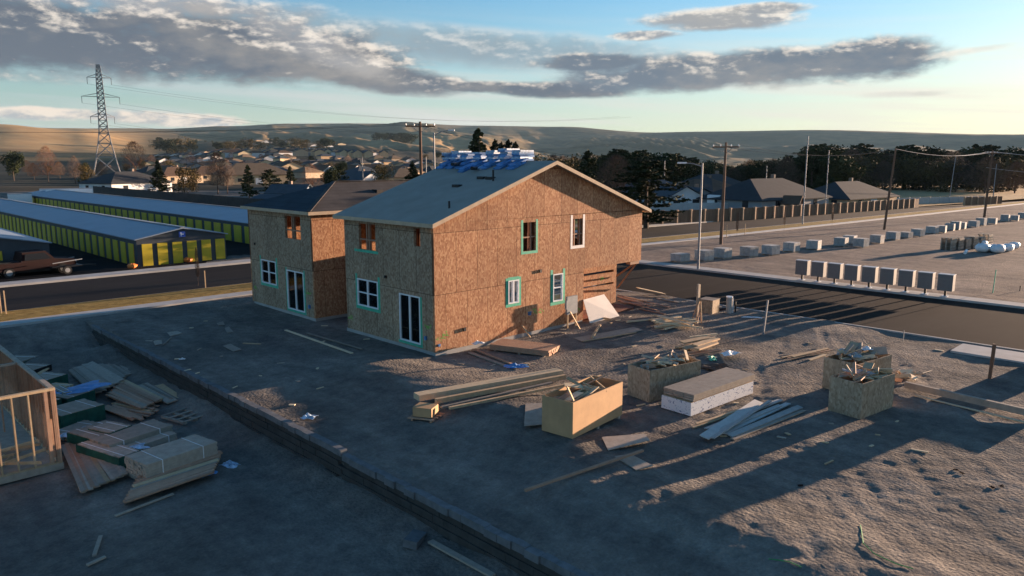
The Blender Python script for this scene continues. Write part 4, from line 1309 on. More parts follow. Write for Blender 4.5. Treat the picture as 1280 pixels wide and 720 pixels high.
# plywood offcuts lying flat
for (pts, lab, mt) in ((((657, 517), (682, 516), (680, 544), (655, 546)), 'grey plywood sheet half behind the tan crate', 'lum_grey'),
                       (((752, 556), (805, 552), (812, 560), (760, 573)), 'plywood sheet on the dirt in front of the tan crate', 'lum_grey'),
                       (((768, 580), (788, 577), (816, 592), (795, 598)), 'square plywood offcut crossed by a long board', 'lum_grey'),
                       (((209, 417), (222, 415), (228, 418), (213, 422)), 'pale square offcut nearest the pavement on the shaded dirt', 'lum_grey'),
                       (((279, 434), (288, 431), (302, 438), (292, 441)), 'pale sheet offcut midway across the shaded dirt', 'lum_grey'),
                       (((271, 405), (279, 403), (281, 407), (273, 408)), 'smallest pale offcut on the shaded dirt near the house', 'lum_grey'),
                       (((281, 411), (286, 409), (292, 416), (284, 417)), 'pale offcut with a pointed end on the shaded dirt', 'lum_grey'),
                       (((192, 429), (202, 427), (203, 432), (194, 434)), 'pale offcut beside crossed sticks above the retaining wall', 'lum_grey')):
    v = [PG(*q) for q in pts]; c = sum(v, Vector()) / 4; zc = max(q.z for q in v + [Vector((c.x, c.y, GZ(c.x, c.y)))]) + .012 - c.z
    m = MB(); vv = [Vector((q.x - c.x, q.y - c.y, 0)) for q in v]; m.add([q + Vector((0, 0, zc)) for q in vv] + [q + Vector((0, 0, zc + .018)) for q in vv], [(3, 2, 1, 0), (4, 5, 6, 7), (0, 1, 5, 4), (1, 2, 6, 5), (2, 3, 7, 6), (3, 0, 4, 7)])
    tag(m.obj('plywood_offcut', MT[mt], loc=c), lab, 'offcut')
boards('long thin board lying alone across the near dirt', None, [(656, 630, 803, 580, .09, .03)], 'lum_red', t=.05)
boards('board tucked against the foot of the weathered crate', None, [(826, 509, 872, 497, .14, .02)], 'lum', t=.05)
boards('longer board of the pair lying before the two houses', None, [(357, 413, 440, 443, .14, .0)], 'lum_pale', t=.03)
boards('shorter board of the pair lying before the two houses', None, [(384, 418, 452, 438, .1, .03)], 'lum_grey', t=.03)
boards('short board lying alone on the shaded dirt', None, [(304, 430, 326, 431, .1, .0)], 'lum', t=.03)
boards('thin stick crossing the offcuts above the retaining wall', None, [(204, 434, 215, 424, .06, .03)], 'lum_grey', t=.03)
boards('long timber lying on the dirt towards the side road', None, [(1131, 488, 1300, 527, .14, .05)], 'lum_grey', t=.22, name='timber', cat='timber')
boards('thin board parallel to the long timber near the side road', None, [(1143, 496, 1300, 535, .1, .0)], 'lum_pale', t=.03)
# bundle of reddish boards by the gable wall, blue plastic on its end
a = PG(600, 438)
pack('banded pack of reddish boards close to the gable wall', a.x + .35, a.y - .2, R(-70), 2.9, 1.25, .24, 'lum_red', n=9, layers=3, straps=False, seed=3)
boards('board lying loose beside the reddish pack by the gable wall', 'loose boards beside the reddish pack', [(587, 440, 632, 458, .18, .0, 'lum_grey'), (592, 437, 640, 457, .14, .05, 'lum_red')], 'lum_red')
q = PG(645, 459); rag('blue plastic bunched at the end of the reddish board pack', (q.x, q.y, q.z + .02), (.9, .5), 'blue_tarp', 4)
q = PG(598, 436); rag('pale plastic scrap on the wall end of the reddish board pack', (q.x, q.y, q.z + .28), (.5, .3), 'white', 5)
q = PG(386, 523); rag('blue and white rag hanging on the edge of the retaining wall', (q.x, q.y, q.z + .02), (.45, .4), 'bluewhite', 6, 'rag', 'rag', .25)
q = PG(228, 451); rag('scrap of white paper on the dirt near the retaining wall', (q.x, q.y, q.z + .02), (.25, .15), 'white', 7, 'paper_scrap', 'litter', .1)
q = PG(905, 466); rag('brown crumpled sack beside the pale-heaped crate', (q.x, q.y, q.z), (2.0, 1.0), 'bark', 8, 'sack', 'sack', .35)
q = PG(912, 453); rag('silver foil scrap on the brown sack', (q.x, q.y, q.z + .2), (.8, .5), 'white', 9, 'foil_scrap', 'litter', .2)
q = PG(922, 476); rag('pinkish torn insulation beside the brown sack', (q.x, q.y, q.z), (.7, .4), 'whitebrd', 10, 'insulation_scrap', 'litter', .25)
q = PG(890, 452); rag('green plastic scrap behind the brown sack', (q.x, q.y, q.z), (.7, .3), 'tape', 12, 'plastic_scrap', 'litter', .15)
q = PG(940, 398); rag('white plastic scrap by the short white pipe', (q.x, q.y, q.z), (1.0, .25), 'white', 13, 'plastic_scrap', 'litter', .1)
for i, (px, py) in enumerate(((1195, 588), (1202, 592), (1240, 610), (1252, 608), (1000, 610))):
    q = PG(px, py); rag('small red scrap trodden into the near dirt', (q.x, q.y, q.z + .01), (.14, .08), 'red', 30 + i, 'red_scrap', 'litter', .04)['group'] = 'red scraps in the near dirt'
rr = random.Random(99)
def scree(name, label, cat, grp, px0, px1, py0, py1, n, s0, s1, mats, seed):
    rr = random.Random(seed)
    for i in range(n):
        px, py = rr.uniform(px0, px1), rr.uniform(py0, py1); q = PG(px, py)
        L = rr.uniform(s0, s1); a = rr.uniform(0, math.pi)
        board(name, label, (q.x - math.cos(a) * L / 2, q.y - math.sin(a) * L / 2, q.z + .02), (q.x + math.cos(a) * L / 2, q.y + math.sin(a) * L / 2, q.z + .02), rr.uniform(.04, .12), .025, rr.choice(mats), grp, cat)


scree('wood_chip', 'small wood scrap scattered on the dirt before the gable wall', 'wood scrap', 'wood scraps before the gable wall', 560, 860, 400, 520, 42, .12, .4, ('lum', 'lum_pale', 'lum_grey'), 51)
scree('wood_chip', 'small wood scrap scattered around the two strand board crates', 'wood scrap', 'wood scraps near the crates', 880, 1180, 430, 580, 34, .12, .45, ('lum', 'lum_pale', 'lum_grey'), 52)
scree('wood_chip', 'small wood scrap on the shaded dirt between wall and houses', 'wood scrap', 'wood scraps on the shaded dirt', 180, 480, 395, 520, 22, .1, .35, ('lum_grey', 'lum_pale'), 53)

# ------------------------------------------------------------ posts, pipes and markers by the side road
q = PG(872, 404)
t = thing('sign_post', 'squared post with stakes leaning on it beside the plywood cube', 'post', q)
m = MB(); m.box(-.14, -.05, -.1, .0, .05, 1.95); m.obj('post', MT['lum_grey'], t)
m = MB(); m.box(.003, -.05, .95, .05, .05, 1.93); m.obj('batten', MT['lum_pale'], t)
for i, (dx, dy) in enumerate(((-.5, .1), (-.2, -.35), (-.42, -.2))):
    m = MB(); m.beam((dx, dy, -.02), (.02, -.08 - .03 * i, 1.25 - .2 * i), .07, .035); m.obj('stake', MT[('lum_red', 'lum', 'lum_red')[i]], t)
q = PG(886, 391)
t = thing('plywood_cube', 'square green-tinged plywood box beside the squared post', 'box', q, R(5))
m = MB(); m.box(-.42, -.4, 0, .42, .4, .72); m.obj('box', MT['osb_old'], t)
m = MB(); m.box(-.45, -.43, .722, .45, .43, .75); m.obj('lid', MT['lum_grey'], t)
q = PG(911, 392)
t = thing('white_pipe', 'short thick capped pipe standing upright by the side road', 'pipe', q)
m = MB(); m.tube([(0, 0, -.1), (0, 0, .86)], .16, 16); m.obj('pipe', MT['conc_old'], t)
m = MB(); m.tube([(0, 0, .862), (0, 0, .93)], .18, 16); m.obj('cap', MT['vinyl'], t)
m = MB(); m.tube([(.24, -.1, -.1), (.24, -.1, .8)], .025, 6); m.obj('rod', MT['vinyl'], t)
for (px, py, h, w_, mt, lab, lean) in ((954, 419, 1.66, .07, 'steel', 'thin leaning steel post on the dirt near the side road', .1), (1237, 474, 1.35, .11, 'pole', 'stout brown post in the sunlit patch of dirt', .05),
                                       (1241, 366, 1.5, .05, 'tape', 'thin green marker stake across the side road', .06), (919, 391, .6, .06, 'dark', 'short dark stake beside the capped pipe', 0),
                                       (1275, 363, .35, .06, 'dark', 'stubby dark stake farthest along the dirt across the side road', 0), (1129, 425, .5, .03, 'steel', 'small wire marker at the edge of the side road', 0)):
    q = PG(px, py); m = MB(); m.box(-w_ / 2, -w_ / 2, -.15, w_ / 2, w_ / 2, h)
    o = m.obj('marker_post', MT[mt], loc=q); o.rotation_euler = (lean * .3, lean, 0); tag(o, lab, 'post')
q = PG(900, 388); rag('crumpled dark red plastic beside the plywood box', (q.x, q.y, q.z), (.9, .4), 'red', 44, h=.2)
a = [P(1187, 438), P(1201, 432), P(1330, 459), P(1330, 468)]
m = MB(); c = sum(a, Vector()) / 4
x0, x1 = 16.4, 18.2; m.box(x0, -26, -.12, x1, -15.2, .10); tag(m.obj('pavement', MT['conc']), kind='structure')

# ------------------------------------------------------------ nine cluster mailboxes on the pavement
words = ('first', 'second', 'third', 'fourth', 'fifth', 'sixth', 'seventh', 'eighth', 'ninth')
for i in range(9):
    y = -1.75 - i * 1.13; x = 31.2 - .012 * i
    t = thing('cabinet', f'{words[i]} grey cabinet on a post, counted from the house along the pavement' if 0 < i < 8 else ('grey cabinet on a post at the end nearest the house' if i == 0 else 'grey cabinet on a post at the end farthest from the house'), 'mail cabinet', (x, y, .07), 0, 'cabinets along the side road')
    m = MB(); m.box(-.25, -.42, .36, .25, .42, 1.34); m.obj('body', MT['cabinet'], t)
    m = MB(); m.box(-.27, -.44, 1.343, .27, .44, 1.38); m.obj('top', MT['cabinet_top'], t)
    m = MB(); m.box(-.06, -.06, 0, .06, .06, .358); m.obj('post', MT['dark'], t)
    m = MB(); m.box(-.16, -.16, -.02, .16, .16, .03); m.obj('foot', MT['vinyl'], t)
    m = MB()
    for r_ in range(4):
        for c2 in range(3): m.box(-.262, -.36 + c2 * .245, .42 + r_ * .225, -.252, -.13 + c2 * .245, .625 + r_ * .225)
    m.obj('door_panel', MT['cabinet'], t)

# ------------------------------------------------------------ pallets of wall blocks on the far lot
bp = MB(); rr = random.Random(4)
def block_pallet_mesh(seed, lay):
    rr = random.Random(seed); m = MB()
    for k in range(lay):
        for i in range(3):
            for j in range(2):
                e = rr.uniform(-.02, .02)
                m.box(-.6 + i * .4 + .006 + e, -.55 + j * .55 + .006, .12 + k * .2, -.6 + (i + 1) * .4 - .006 + e, -.55 + (j + 1) * .55 - .006, .12 + (k + 1) * .2 - .01)
    return m


spots = [(850, 327, 3), (880, 326, 4), (903, 323, 4), (936, 321, 4), (963, 319, 4), (989, 315, 4), (1017, 312, 4), (1051, 308, 4), (1062, 305, 4), (1076, 309, 4), (1096, 304, 4), (1116, 300, 4), (1132, 298, 3), (1147, 296, 4), (1165, 292, 4), (1176, 291, 4), (1187, 288, 4), (1194, 287, 5), (1201, 286, 4), (1217, 284, 4), (1226, 282, 5), (1240, 280, 4), (1256, 277, 5), (1268, 276, 4), (1277, 274, 5)]
protos = {}
for i, (px, py, lay) in enumerate(spots):
    q = P(px, py); q.z = GZ(q.x, q.y)
    near = ('beside the tall street lamp', 'just beyond the street lamp', 'under the crossarm utility pole', 'next along from the crossarm pole')
    lab = ('lowest pallet of stone blocks, nearest the house', 'pallet of stone blocks behind the steel street lamp', 'pallet of stone blocks below the crossarm pole', 'pallet of stone blocks just past the crossarm pole',
           )[i] if i < 4 else 'pallet of grey stone blocks in the row across the far lot'
    t = thing('block_pallet', lab, 'block pallet', q, rr.uniform(-.15, .15), 'pallets of stone blocks across the far lot')
    if lay not in protos:
        protos[lay] = block_pallet_mesh(lay, lay).obj('blocks', MT['pblock'], t); o = protos[lay]
        m = MB(); m.box(-.6, -.55, 0, .6, .55, .03); m.box(-.6, -.5, .03, .6, -.4, .1); m.box(-.6, .4, .03, .6, .5, .1); m.box(-.6, -.55, .1, .6, .55, .118)
        protos[lay, 'b'] = m.obj('pallet', MT['lum_grey'], t)
    else:
        for key in (lay, (lay, 'b')):
            c = protos[key].copy(); COL.objects.link(c); c.parent = t
# wooden pallets in stacks, bags beside
m = MB()
for j in range(3): m.box(-.6, -.5 + j * .45, .0, .6, -.4 + j * .45, .1)
for j in range(6): m.box(-.6 + j * .215, -.5, .101, -.5 + j * .215 + .02, .5, .125)
pm = None
for s_ in range(6):
    a = Vector((62.6 + s_ * 1.45, -2.1 - s_ * .28, 0)); a.z = GZ(a.x, a.y)
    for k in range((9, 9, 8, 9, 8, 10)[s_]):
        if pm is None: pm = m.obj('pallet', MT['lum_grey']); o = pm
        else: o = pm.copy(); COL.objects.link(o)
        o.location = (a.x + rr.uniform(-.03, .03), a.y + rr.uniform(-.03, .03), a.z + k * .132); o.rotation_euler = (0, 0, rr.uniform(-.03, .03) - .1)
        tag(o, 'wooden pallet in the stacks on the far lot', 'pallet', 'stacked pallets on the far lot')
for i, (px, py, s_) in enumerate(((1216, 309, 1.0), (1228, 315, 1.1), (1238, 314, .9), (1247, 316, 1.1), (1259, 314, .95), (1226, 309, 1.0), (1267, 311, .9))):
    q = P(px, py); q.z = GZ(q.x, q.y)
    m = MB(); n = 12; rg = random.Random(i)
    for j in range(7):
        for k in range(n):
            th_ = math.pi * j / 6; ph = 2 * math.pi * k / n
            sx = math.copysign(abs(math.cos(ph)) ** .6, math.cos(ph)); sy = math.copysign(abs(math.sin(ph)) ** .6, math.sin(ph))
            rr_ = math.sin(th_) ** .5 * (1 + rg.uniform(-.1, .1)); m.v.append((sx * .75 * s_ * rr_, sy * .55 * s_ * rr_, .38 * s_ * (1 - math.cos(th_)) ** 1.0 * (1 + rg.uniform(-.06, .06))))
    for j in range(6):
        for k in range(n): m.f.append((j * n + k, j * n + (k + 1) % n, (j + 1) * n + (k + 1) % n, (j + 1) * n + k)); m.mi.append(0)
    tag(m.obj('white_bag', MT['white'], loc=q, smooth=True), 'bulging white bag in the row before the stacked pallets', 'bag', 'white bags by the pallets')
q = P(1207, 317); q.z = GZ(q.x, q.y); m = MB(); m.tube([(-1.0, -.2, .15), (1.0, .2, .15)], .14, 12); tag(m.obj('roll', MT['white'], loc=q), 'pale roll lying in the pallets long shadow', 'roll')

# ------------------------------------------------------------ stud wall frame of the next house, lower lot, left
zl = -1.15
fr = thing('house_skeleton', 'open stud frame of a new house rising on the lower lot', 'wall frame', (-14.0, .70, zl))
H_ = 2.63
def stud(x, y, w=.04, d=.14, z0=.30, z1=H_ - .08, mt='lum', name='stud', ax='x'):
    m = MB()
    if ax == 'x': m.box(x, y, z0, x + w, y + d, z1)
    else: m.box(x, y, z0, x + d, y + w, z1)
    m.obj(name, MT[mt], fr)


m = MB(); m.box(-9.0, 0, .05, -.0, 13.5, .25); m.obj('slab', MT['lum_grey'], fr)
m = MB(); m.box(-8.9, .02, .252, -.02, .16, .297); m.obj('bottom_plate', MT['lum'], fr)
m = MB(); m.box(-8.9, .02, H_ - .078, -.02, .16, H_); m.obj('top_plate', MT['lum'], fr)
m = MB(); m.box(-.16, .165, .252, -.02, 13.3, .297); m.obj('bottom_plate', MT['lum'], fr)
m = MB(); m.box(-.16, .165, H_ - .078, -.02, 13.3, H_); m.obj('top_plate', MT['lum_grey'], fr)
for k in range(20): stud(-.75 - k * .42, .02)
for d_ in (0, .045, .09): stud(-.065 - d_, .02, mt='lum_red', name='corner_post')
stud(-.33, .02, mt='lum_red', w=.09)
for k in range(30): stud(-.16, .5 + k * .41, ax='y', mt='lum_red')
m = MB(); m.box(-.019, .16, 1.55, -.006, 13.3, H_); m.obj('sheathing', MT['osb_shade'], fr)
for k, yy in enumerate((4.2, 8.8)):
    m = MB(); m.box(-8.9, yy, H_ - .078, -.17, yy + .09, H_); m.obj('top_plate', MT['lum_grey'], fr)
    for j in range(18): stud(-.75 - j * .45, yy, d=.09, mt='lum_red')
# loose studs on the slab
rr = random.Random(8)
for k in range(16):
    x = rr.uniform(-16.8, -14.6); y = rr.uniform(1.1, 3.6); a = rr.uniform(-.9, 1.2); L = rr.uniform(1.2, 2.6)
    x0 = min(x + math.cos(a) * L / 2, -14.25); zz = zl + .30 + .05 * (k % 4)
    board('stud', 'loose stud lying in the tangle inside the open stud frame', (x - math.cos(a) * L / 2, max(y - math.sin(a) * L / 2, .95), zz), (x0, y + math.sin(a) * L / 2, zz + rr.uniform(0, .12)), .04, .09, rr.choice(('lum', 'lum_grey', 'lum_pale')), 'loose studs inside the frame', 'stud')

# ------------------------------------------------------------ lumber packs on the lower lot
def PL(px, py, z=-1.2): return P(px, py, z)
# (near-left px, near-right px, depth, height, label, wrap)
def lowpack(pa, pb, W, H, lab, mat='lum_grey', wrap=None, zt=None, n=7, layers=4, seed=1, cat='lumber pack'):
    """pa, pb: photo pixels of the top's near long edge"""
    zt = -1.15 + .07 + H if zt is None else zt
    a, b = P(*pa, zt), P(*pb, zt)
    L = (b - a).length; rz = math.atan2(b.y - a.y, b.x - a.x)
    return pack(lab, a.x, a.y, rz, L, W, H, mat, wrap=wrap, z=zt - H - .07, n=n, layers=layers, seed=seed)


lowpack((181, 582), (272, 552), 1.2, .62, 'largest strapped pack of pale boards at the near end of the lower lot', 'lum_grey', n=9, layers=8, seed=2)
lowpack((135, 557), (216, 531), 1.1, .50, 'long strapped pack of boards second from the near end', 'lum_grey', n=8, layers=6, seed=3)
lowpack((148, 572), (176, 562), 2.2, .42, 'green wrapped pack with a printed white bag on its top', 'lum_grey', ('green_wrap', .96), n=8, layers=5, seed=4)
lowpack((112, 548), (160, 532), 1.2, .5, 'green wrapped pack just behind the long strapped pack', 'lum_grey', ('green_wrap', .96), n=8, layers=5, seed=5)
lowpack((76, 520), (130, 505), 1.3, .55, 'long green wrapped pack beside the blue tarpaulin', 'lum_grey', ('green_wrap', .97), n=8, layers=5, seed=6)
lowpack((78, 492), (92, 489), 1.2, .50, 'green wrapped pack under the blue tarpaulin', 'lum_grey', ('green_wrap', .97), n=8, layers=5, seed=7)
lowpack((52, 477), (84, 467), 1.2, .50, 'green wrapped pack third from the far end of the lower lot', 'lum_grey', ('green_wrap', .97), n=8, layers=5, seed=8)
lowpack((34, 465), (64, 455), 1.2, .50, 'dark sided pack second from the far end of the lower lot', 'lum_grey', ('dark', .97), n=8, layers=5, seed=9)
lowpack((18, 455), (50, 444), 1.2, .45, 'farthest lumber pack on the lower lot, green at its tip', 'lum_grey', ('green_wrap', .9), n=8, layers=5, seed=10)
lowpack((64, 489), (92, 480), 1.1, .3, 'low pack of brown boards between two green packs', 'lum', n=8, layers=3, seed=11)
lowpack((86, 545), (130, 528), .9, .2, 'flat low pack of boards between the green wrapped packs', 'lum_grey', n=8, layers=2, seed=12)
q = P(103, 487, -.68); t_ = rag('bright blue tarpaulin thrown over a lumber pack', (q.x, q.y, -.62), (1.7, 1.1), 'blue_tarp', 14, 'tarpaulin', 'tarpaulin', .12); t_.rotation_euler = (0, 0, R(10))
q = P(163, 561, -.72); t_ = rag('printed white bag lying on the green wrapped pack', (q.x, q.y, -.75), (.9, .5), 'bluewhite', 15, 'bag', 'bag', .15); t_.rotation_euler = (0, 0, R(0))
q = P(98, 543, -.9); rag('pale blue plastic draped at the head of the fan of dark boards', (q.x, q.y, -.85), (1.1, .6), 'bluewhite', 16)
q = P(183, 509, -1.1); rag('small white printed bag between the flat board piles', (q.x, q.y, -1.05), (.45, .3), 'bluewhite', 17, 'bag', 'bag', .3)
q = P(260, 592, -1.1); rag('blue plastic scrap by the reddish boards on the lower lot', (q.x, q.y, -1.15), (.5, .3), 'blue_tarp', 18)
q = P(288, 580, -1.1); rag('grey blue plastic scrap at the tip of the largest lumber pack', (q.x, q.y, -1.15), (.6, .4), 'bluewhite', 19)
def lowboards(label, group, items, mat, t=.04, z=-1.14):
    for it in items:
        a = P(it[0], it[1], z + it[5]); b = P(it[2], it[3], z + it[5]); board('board', label, (a.x, a.y, z + it[5] + t / 2), (b.x, b.y, z + it[5] + t / 2), it[4], t, it[6] if len(it) > 6 else mat, group)


def quadpile(label, group, q, n, layers, w, mat, z0=-1.13, t=.045, seed=1, jit=1.5):
    """boards laid side by side: q = start of the first, start of the last, end of the last, end of the first"""
    rr = random.Random(seed)
    if z0 < -1: z0 = max(GZ(P(*c_, z0).x, P(*c_, z0).y) for c_ in q) + .015; z0 = min(z0, -1.0)
    for l in range(layers):
        for k in range(n):
            f = (k + rr.uniform(-.15, .15)) / max(1, n - 1); z = z0 + l * t * 1.04 + rr.uniform(0, .006)
            a = (q[0][0] + (q[1][0] - q[0][0]) * f + rr.uniform(-jit, jit), q[0][1] + (q[1][1] - q[0][1]) * f + rr.uniform(-jit, jit) * .6)
            b = (q[3][0] + (q[2][0] - q[3][0]) * f + rr.uniform(-jit, jit), q[3][1] + (q[2][1] - q[3][1]) * f + rr.uniform(-jit, jit) * .6)
            A, B = P(*a, z), P(*b, z)
            board('board', label, (A.x, A.y, z + t / 2), (B.x, B.y, z + t / 2 + rr.uniform(0, .02)), w * rr.uniform(.85, 1.05), t, mat if rr.random() < .7 else rr.choice(('lum_grey', 'lum', 'lum_red')), group, roll=rr.uniform(-.2, .2) if l == layers - 1 else 0)


quadpile('dark weathered board in the fanned pile nearest the stud frame', 'fanned boards nearest the stud frame', ((80, 558), (112, 541), (158, 594), (104, 616)), 13, 4, .125, 'lum_grey', seed=2)
quadpile('reddish board in the pile at the near end of the lumber rows', 'reddish boards at the near end', ((173, 598), (156, 628), (266, 591), (276, 566)), 9, 5, .14, 'lum_red', seed=21, jit=1.2)
quadpile('wide grey board in the flat pile between green packs and retaining wall', 'flat grey pile beside the green packs', ((90, 463), (110, 454), (150, 478), (122, 491)), 6, 3, .34, 'lum_grey', seed=3)
quadpile('grey board in the flat pile farthest up along the retaining wall', 'flat grey pile farthest along the wall', ((116, 459), (142, 447), (166, 466), (148, 476)), 5, 2, .42, 'lum_grey', seed=4)
quadpile('reddish board in the low pile beside the retaining wall', 'reddish low pile beside the wall', ((134, 494), (156, 476), (202, 500), (176, 512)), 9, 3, .16, 'lum_red', seed=5)
quadpile('board in the flat grey pile touching the foot of the retaining wall', 'flat grey pile at the foot of the wall', ((178, 482), (200, 472), (232, 493), (214, 503)), 5, 2, .40, 'lum_grey', seed=6)
quadpile('dark board in the jumble between reddish pile and long strapped pack', 'dark jumble by the long pack', ((132, 512), (150, 505), (196, 512), (170, 524)), 7, 3, .14, 'lum_red', seed=7, jit=6)
quadpile('short stick on the dirt between the far packs', 'short sticks between the far packs', ((44, 470), (50, 468), (62, 461), (58, 464)), 3, 1, .1, 'lum', z0=-.62, seed=8, jit=2)
for (pa, pb, W, H, lab, mt, wr, sd) in (
        ((84, 498), (118, 487), 1.0, .46, 'short green wrapped pack just beyond the blue tarpaulin', 'lum_grey', ('green_wrap', .96), 41),
        ((136, 541), (164, 531), 1.0, .55, 'green wrapped pack tucked behind the long strapped pack', 'lum_grey', ('green_wrap', .96), 42),
        ((166, 560), (222, 541), 1.0, .34, 'low grey pack between the long strapped pack and the largest one', 'lum_grey', None, 43),
        ((60, 503), (76, 498), 1.1, .5, 'green wrapped pack half hidden by the stud frame', 'lum_grey', ('green_wrap', .96), 44)):
    lowpack(pa, pb, W, H, lab, mt, wr, n=8, layers=5, seed=sd)
# empty pallet frame
q = P(232, 527, -1.2); t = thing('open_pallet', 'empty slatted wooden pallet on the lower lot beside the packs', 'pallet', (q.x, q.y, GZ(q.x, q.y) + .03), R(-75))
for i in range(4):
    m = MB(); m.box(-.7 + i * .42, -.5, .08, -.6 + i * .42, .5, .11); m.obj('slat', MT['lum_grey'], t)
for j in range(3):
    m = MB(); m.box(-.7, -.5 + j * .45, .0, .66, -.4 + j * .45, .078); m.obj('bearer', MT['lum_grey'], t)
for (a, lab, w_) in (((145, 655, 217, 626), 'long thin board alone on the near lower ground', .08), ((119, 708, 127, 682), 'short board standing out on the near lower ground', .09), ((110, 720, 133, 710), 'board cut by the near edge of the lower ground', .09)):
    z_ = -1.25; p0 = P(a[0], a[1], z_); p1 = P(a[2], a[3], z_); board('board', lab, (p0.x, p0.y, GZ(p0.x, p0.y) + .05), (p1.x, p1.y, GZ(p1.x, p1.y) + .05), w_, .04, 'lum_grey')
p0 = P(563, 678, -1.2); p1 = P(645, 722, -1.2); board('plank', 'plank lying along the foot of the retaining wall', (-8.95, p0.y, GZ(-8.95, p0.y) + .06), (-9.0, p1.y, GZ(-9.0, p1.y) + .06), .16, .05, 'lum_grey', cat='plank')
q = P(541, 676, -1.2); m = MB(); m.box(-.3, -.18, 0, .3, .18, .2); tag(m.obj('concrete_block', MT['block_cap'], loc=(-9.15, q.y, GZ(-9.15, q.y) - .02)), 'loose concrete block at the foot of the retaining wall', 'block').rotation_euler = (.1, .05, .5)
# toilet-shaped box added out of view to throw the long straight band of shade
z_ = GZ(17.2, -18.8) - .03
t = thing('unseen_shade_box', 'toilet-shaped blue box added out of view by the side road to throw shade', 'shade caster', (17.2, -18.85, z_), R(0))
m = MB(); m.box(-.6, -.62, .0, .6, .62, 2.1); m.obj('body', MT['blue'], t)
m = MB(); prism_ = [(-.66, 2.103), (.66, 2.103), (.5, 2.3), (-.5, 2.3)]
m.add([(x, -.66, z) for x, z in prism_] + [(x, .66, z) for x, z in prism_], [(0, 1, 2, 3), (7, 6, 5, 4), (0, 4, 5, 1), (1, 5, 6, 2), (2, 6, 7, 3), (3, 7, 4, 0)]); m.obj('roof', MT['white'], t)
m = MB(); m.box(.603, -.42, .12, .64, .42, 2.0); m.obj('door', MT['white'], t)
# green cord on the near dirt
pts = [(1075, 662), (1078, 690), (1092, 704), (1120, 718), (1140, 724)]
m = MB(); v = [PG(*q) + Vector((0, 0, .02)) for q in pts]; m.tube(v, .009, 6); tag(m.obj('green_cord', MT['greenwire']), 'green cord curling over the sunlit near dirt', 'cord')
m = MB(); v = [PG(*q) + Vector((0, 0, .02)) for q in ((960, 712), (985, 720), (1000, 726))]; m.tube(v, .009, 6); tag(m.obj('green_cord', MT['greenwire']), 'green cord end poking from the edge of the shaded bank', 'cord')

# ------------------------------------------------------------ vegetation
def leaf(mb, c, s, rr, flat=.5):
    n = Vector((rr.gauss(0, 1), rr.gauss(0, 1), rr.gauss(0, 1) + flat)).normalized()
    a = n.orthogonal().normalized(); b = n.cross(a); t = rr.uniform(0, 6.28)
    a, b = a * math.cos(t) + b * math.sin(t), b * math.cos(t) - a * math.sin(t)
    k = len(mb.v); mb.v += [tuple(c + a * s), tuple(c + b * s * .6), tuple(c - a * s), tuple(c - b * s * .6)]; mb.f.append((k, k + 1, k + 2, k + 3)); mb.mi.append(0)


def conifer_crown(h, r, seed, n=2600, pointed=True, z0=.1):
    """branches in whorls, each carrying needle clumps; unit tree of height h"""
    rr = random.Random(seed); m = MB(); nb = 90
    for b in range(nb):
        f = (b + rr.random()) / nb
        z = h * (z0 + (1 - z0) * f)
        prof = (1 - f) ** .85 if pointed else (math.sin(math.pi * min(f * .86 + .12, 1)) ** .6)
        L = r * prof * rr.uniform(.65, 1.15) + .15
        a = rr.uniform(0, 6.283); dr = rr.uniform(-.12, .18)
        for k in range(n // nb):
            t = rr.random() ** .6
            c = Vector((math.cos(a) * L * t, math.sin(a) * L * t, z + L * t * dr + rr.gauss(0, .06 * h * .12)))
            c += Vector((rr.gauss(0, .12), rr.gauss(0, .12), rr.gauss(0, .06))) * (.4 + L * .3)
            leaf(m, c, h * rr.uniform(.016, .030), rr, 1.0)
    return m


def round_crown(h, r, seed, n=2600, z0=.22, leafs=.022):
    rr = random.Random(seed); m = MB()
    lobes = []
    for _ in range(13):
        a = rr.uniform(0, 6.28); q = rr.uniform(.1, .75) * r
        lobes.append((Vector((math.cos(a) * q, math.sin(a) * q, h * rr.uniform(z0 + .12, .86))), r * rr.uniform(.28, .5)))
    for i in range(n):
        c, q = rr.choice(lobes); d = Vector((rr.gauss(0, 1), rr.gauss(0, 1), rr.gauss(0, .8))).normalized() * q * rr.uniform(.55, 1.05)
        leaf(m, c + d, h * rr.uniform(.6, 1.2) * leafs, rr, .3)
    return m


def bare_crown(h, r, seed, up=.5, n_tw=3000, fol=0):
    """a leafless tree: forking limbs inside a haze of fine upward twigs"""
    rr = random.Random(seed); m = MB(); segs = []
    def grow(p, d, L, rad, dep):
        q = p + d * L
        m.tube([p, q], [rad, rad * .6], 4, cap=False); segs.append((p, q))
        if dep == 0: return
        for _ in range(3):
            nd = (d + Vector((rr.gauss(0, .38), rr.gauss(0, .38), rr.gauss(.12, .2)))).normalized()
            grow(p + d * L * rr.uniform(.55, 1), nd, L * rr.uniform(.7, .9), rad * .6, dep - 1)
    grow(Vector((0, 0, h * .12)), Vector((0, 0, 1)), h * .2, h * .016, 4)
    for i in range(n_tw):
        u = rr.random(); z = h * (.22 + .78 * u); prof = math.sin(math.pi * min(1, (.12 + .88 * u))) ** .6 * (1.05 - .35 * u)
        a = rr.uniform(0, 6.283); q = r * prof * rr.random() ** .5 * rr.uniform(.75, 1.12)
        c = Vector((math.cos(a) * q, math.sin(a) * q, z)); d = Vector((math.cos(a) * .5 + rr.gauss(0, .35), math.sin(a) * .5 + rr.gauss(0, .35), .8 + rr.gauss(0, .3))).normalized()
        L = h * rr.uniform(.03, .075); w = h * .0019; s = d.orthogonal().normalized() * w
        k = len(m.v); e = c + d * L; m.v += [tuple(c - s), tuple(c + s), tuple(e + s * .5), tuple(e - s * .5)]; m.f.append((k, k + 1, k + 2, k + 3)); m.mi.append(0)
    return m


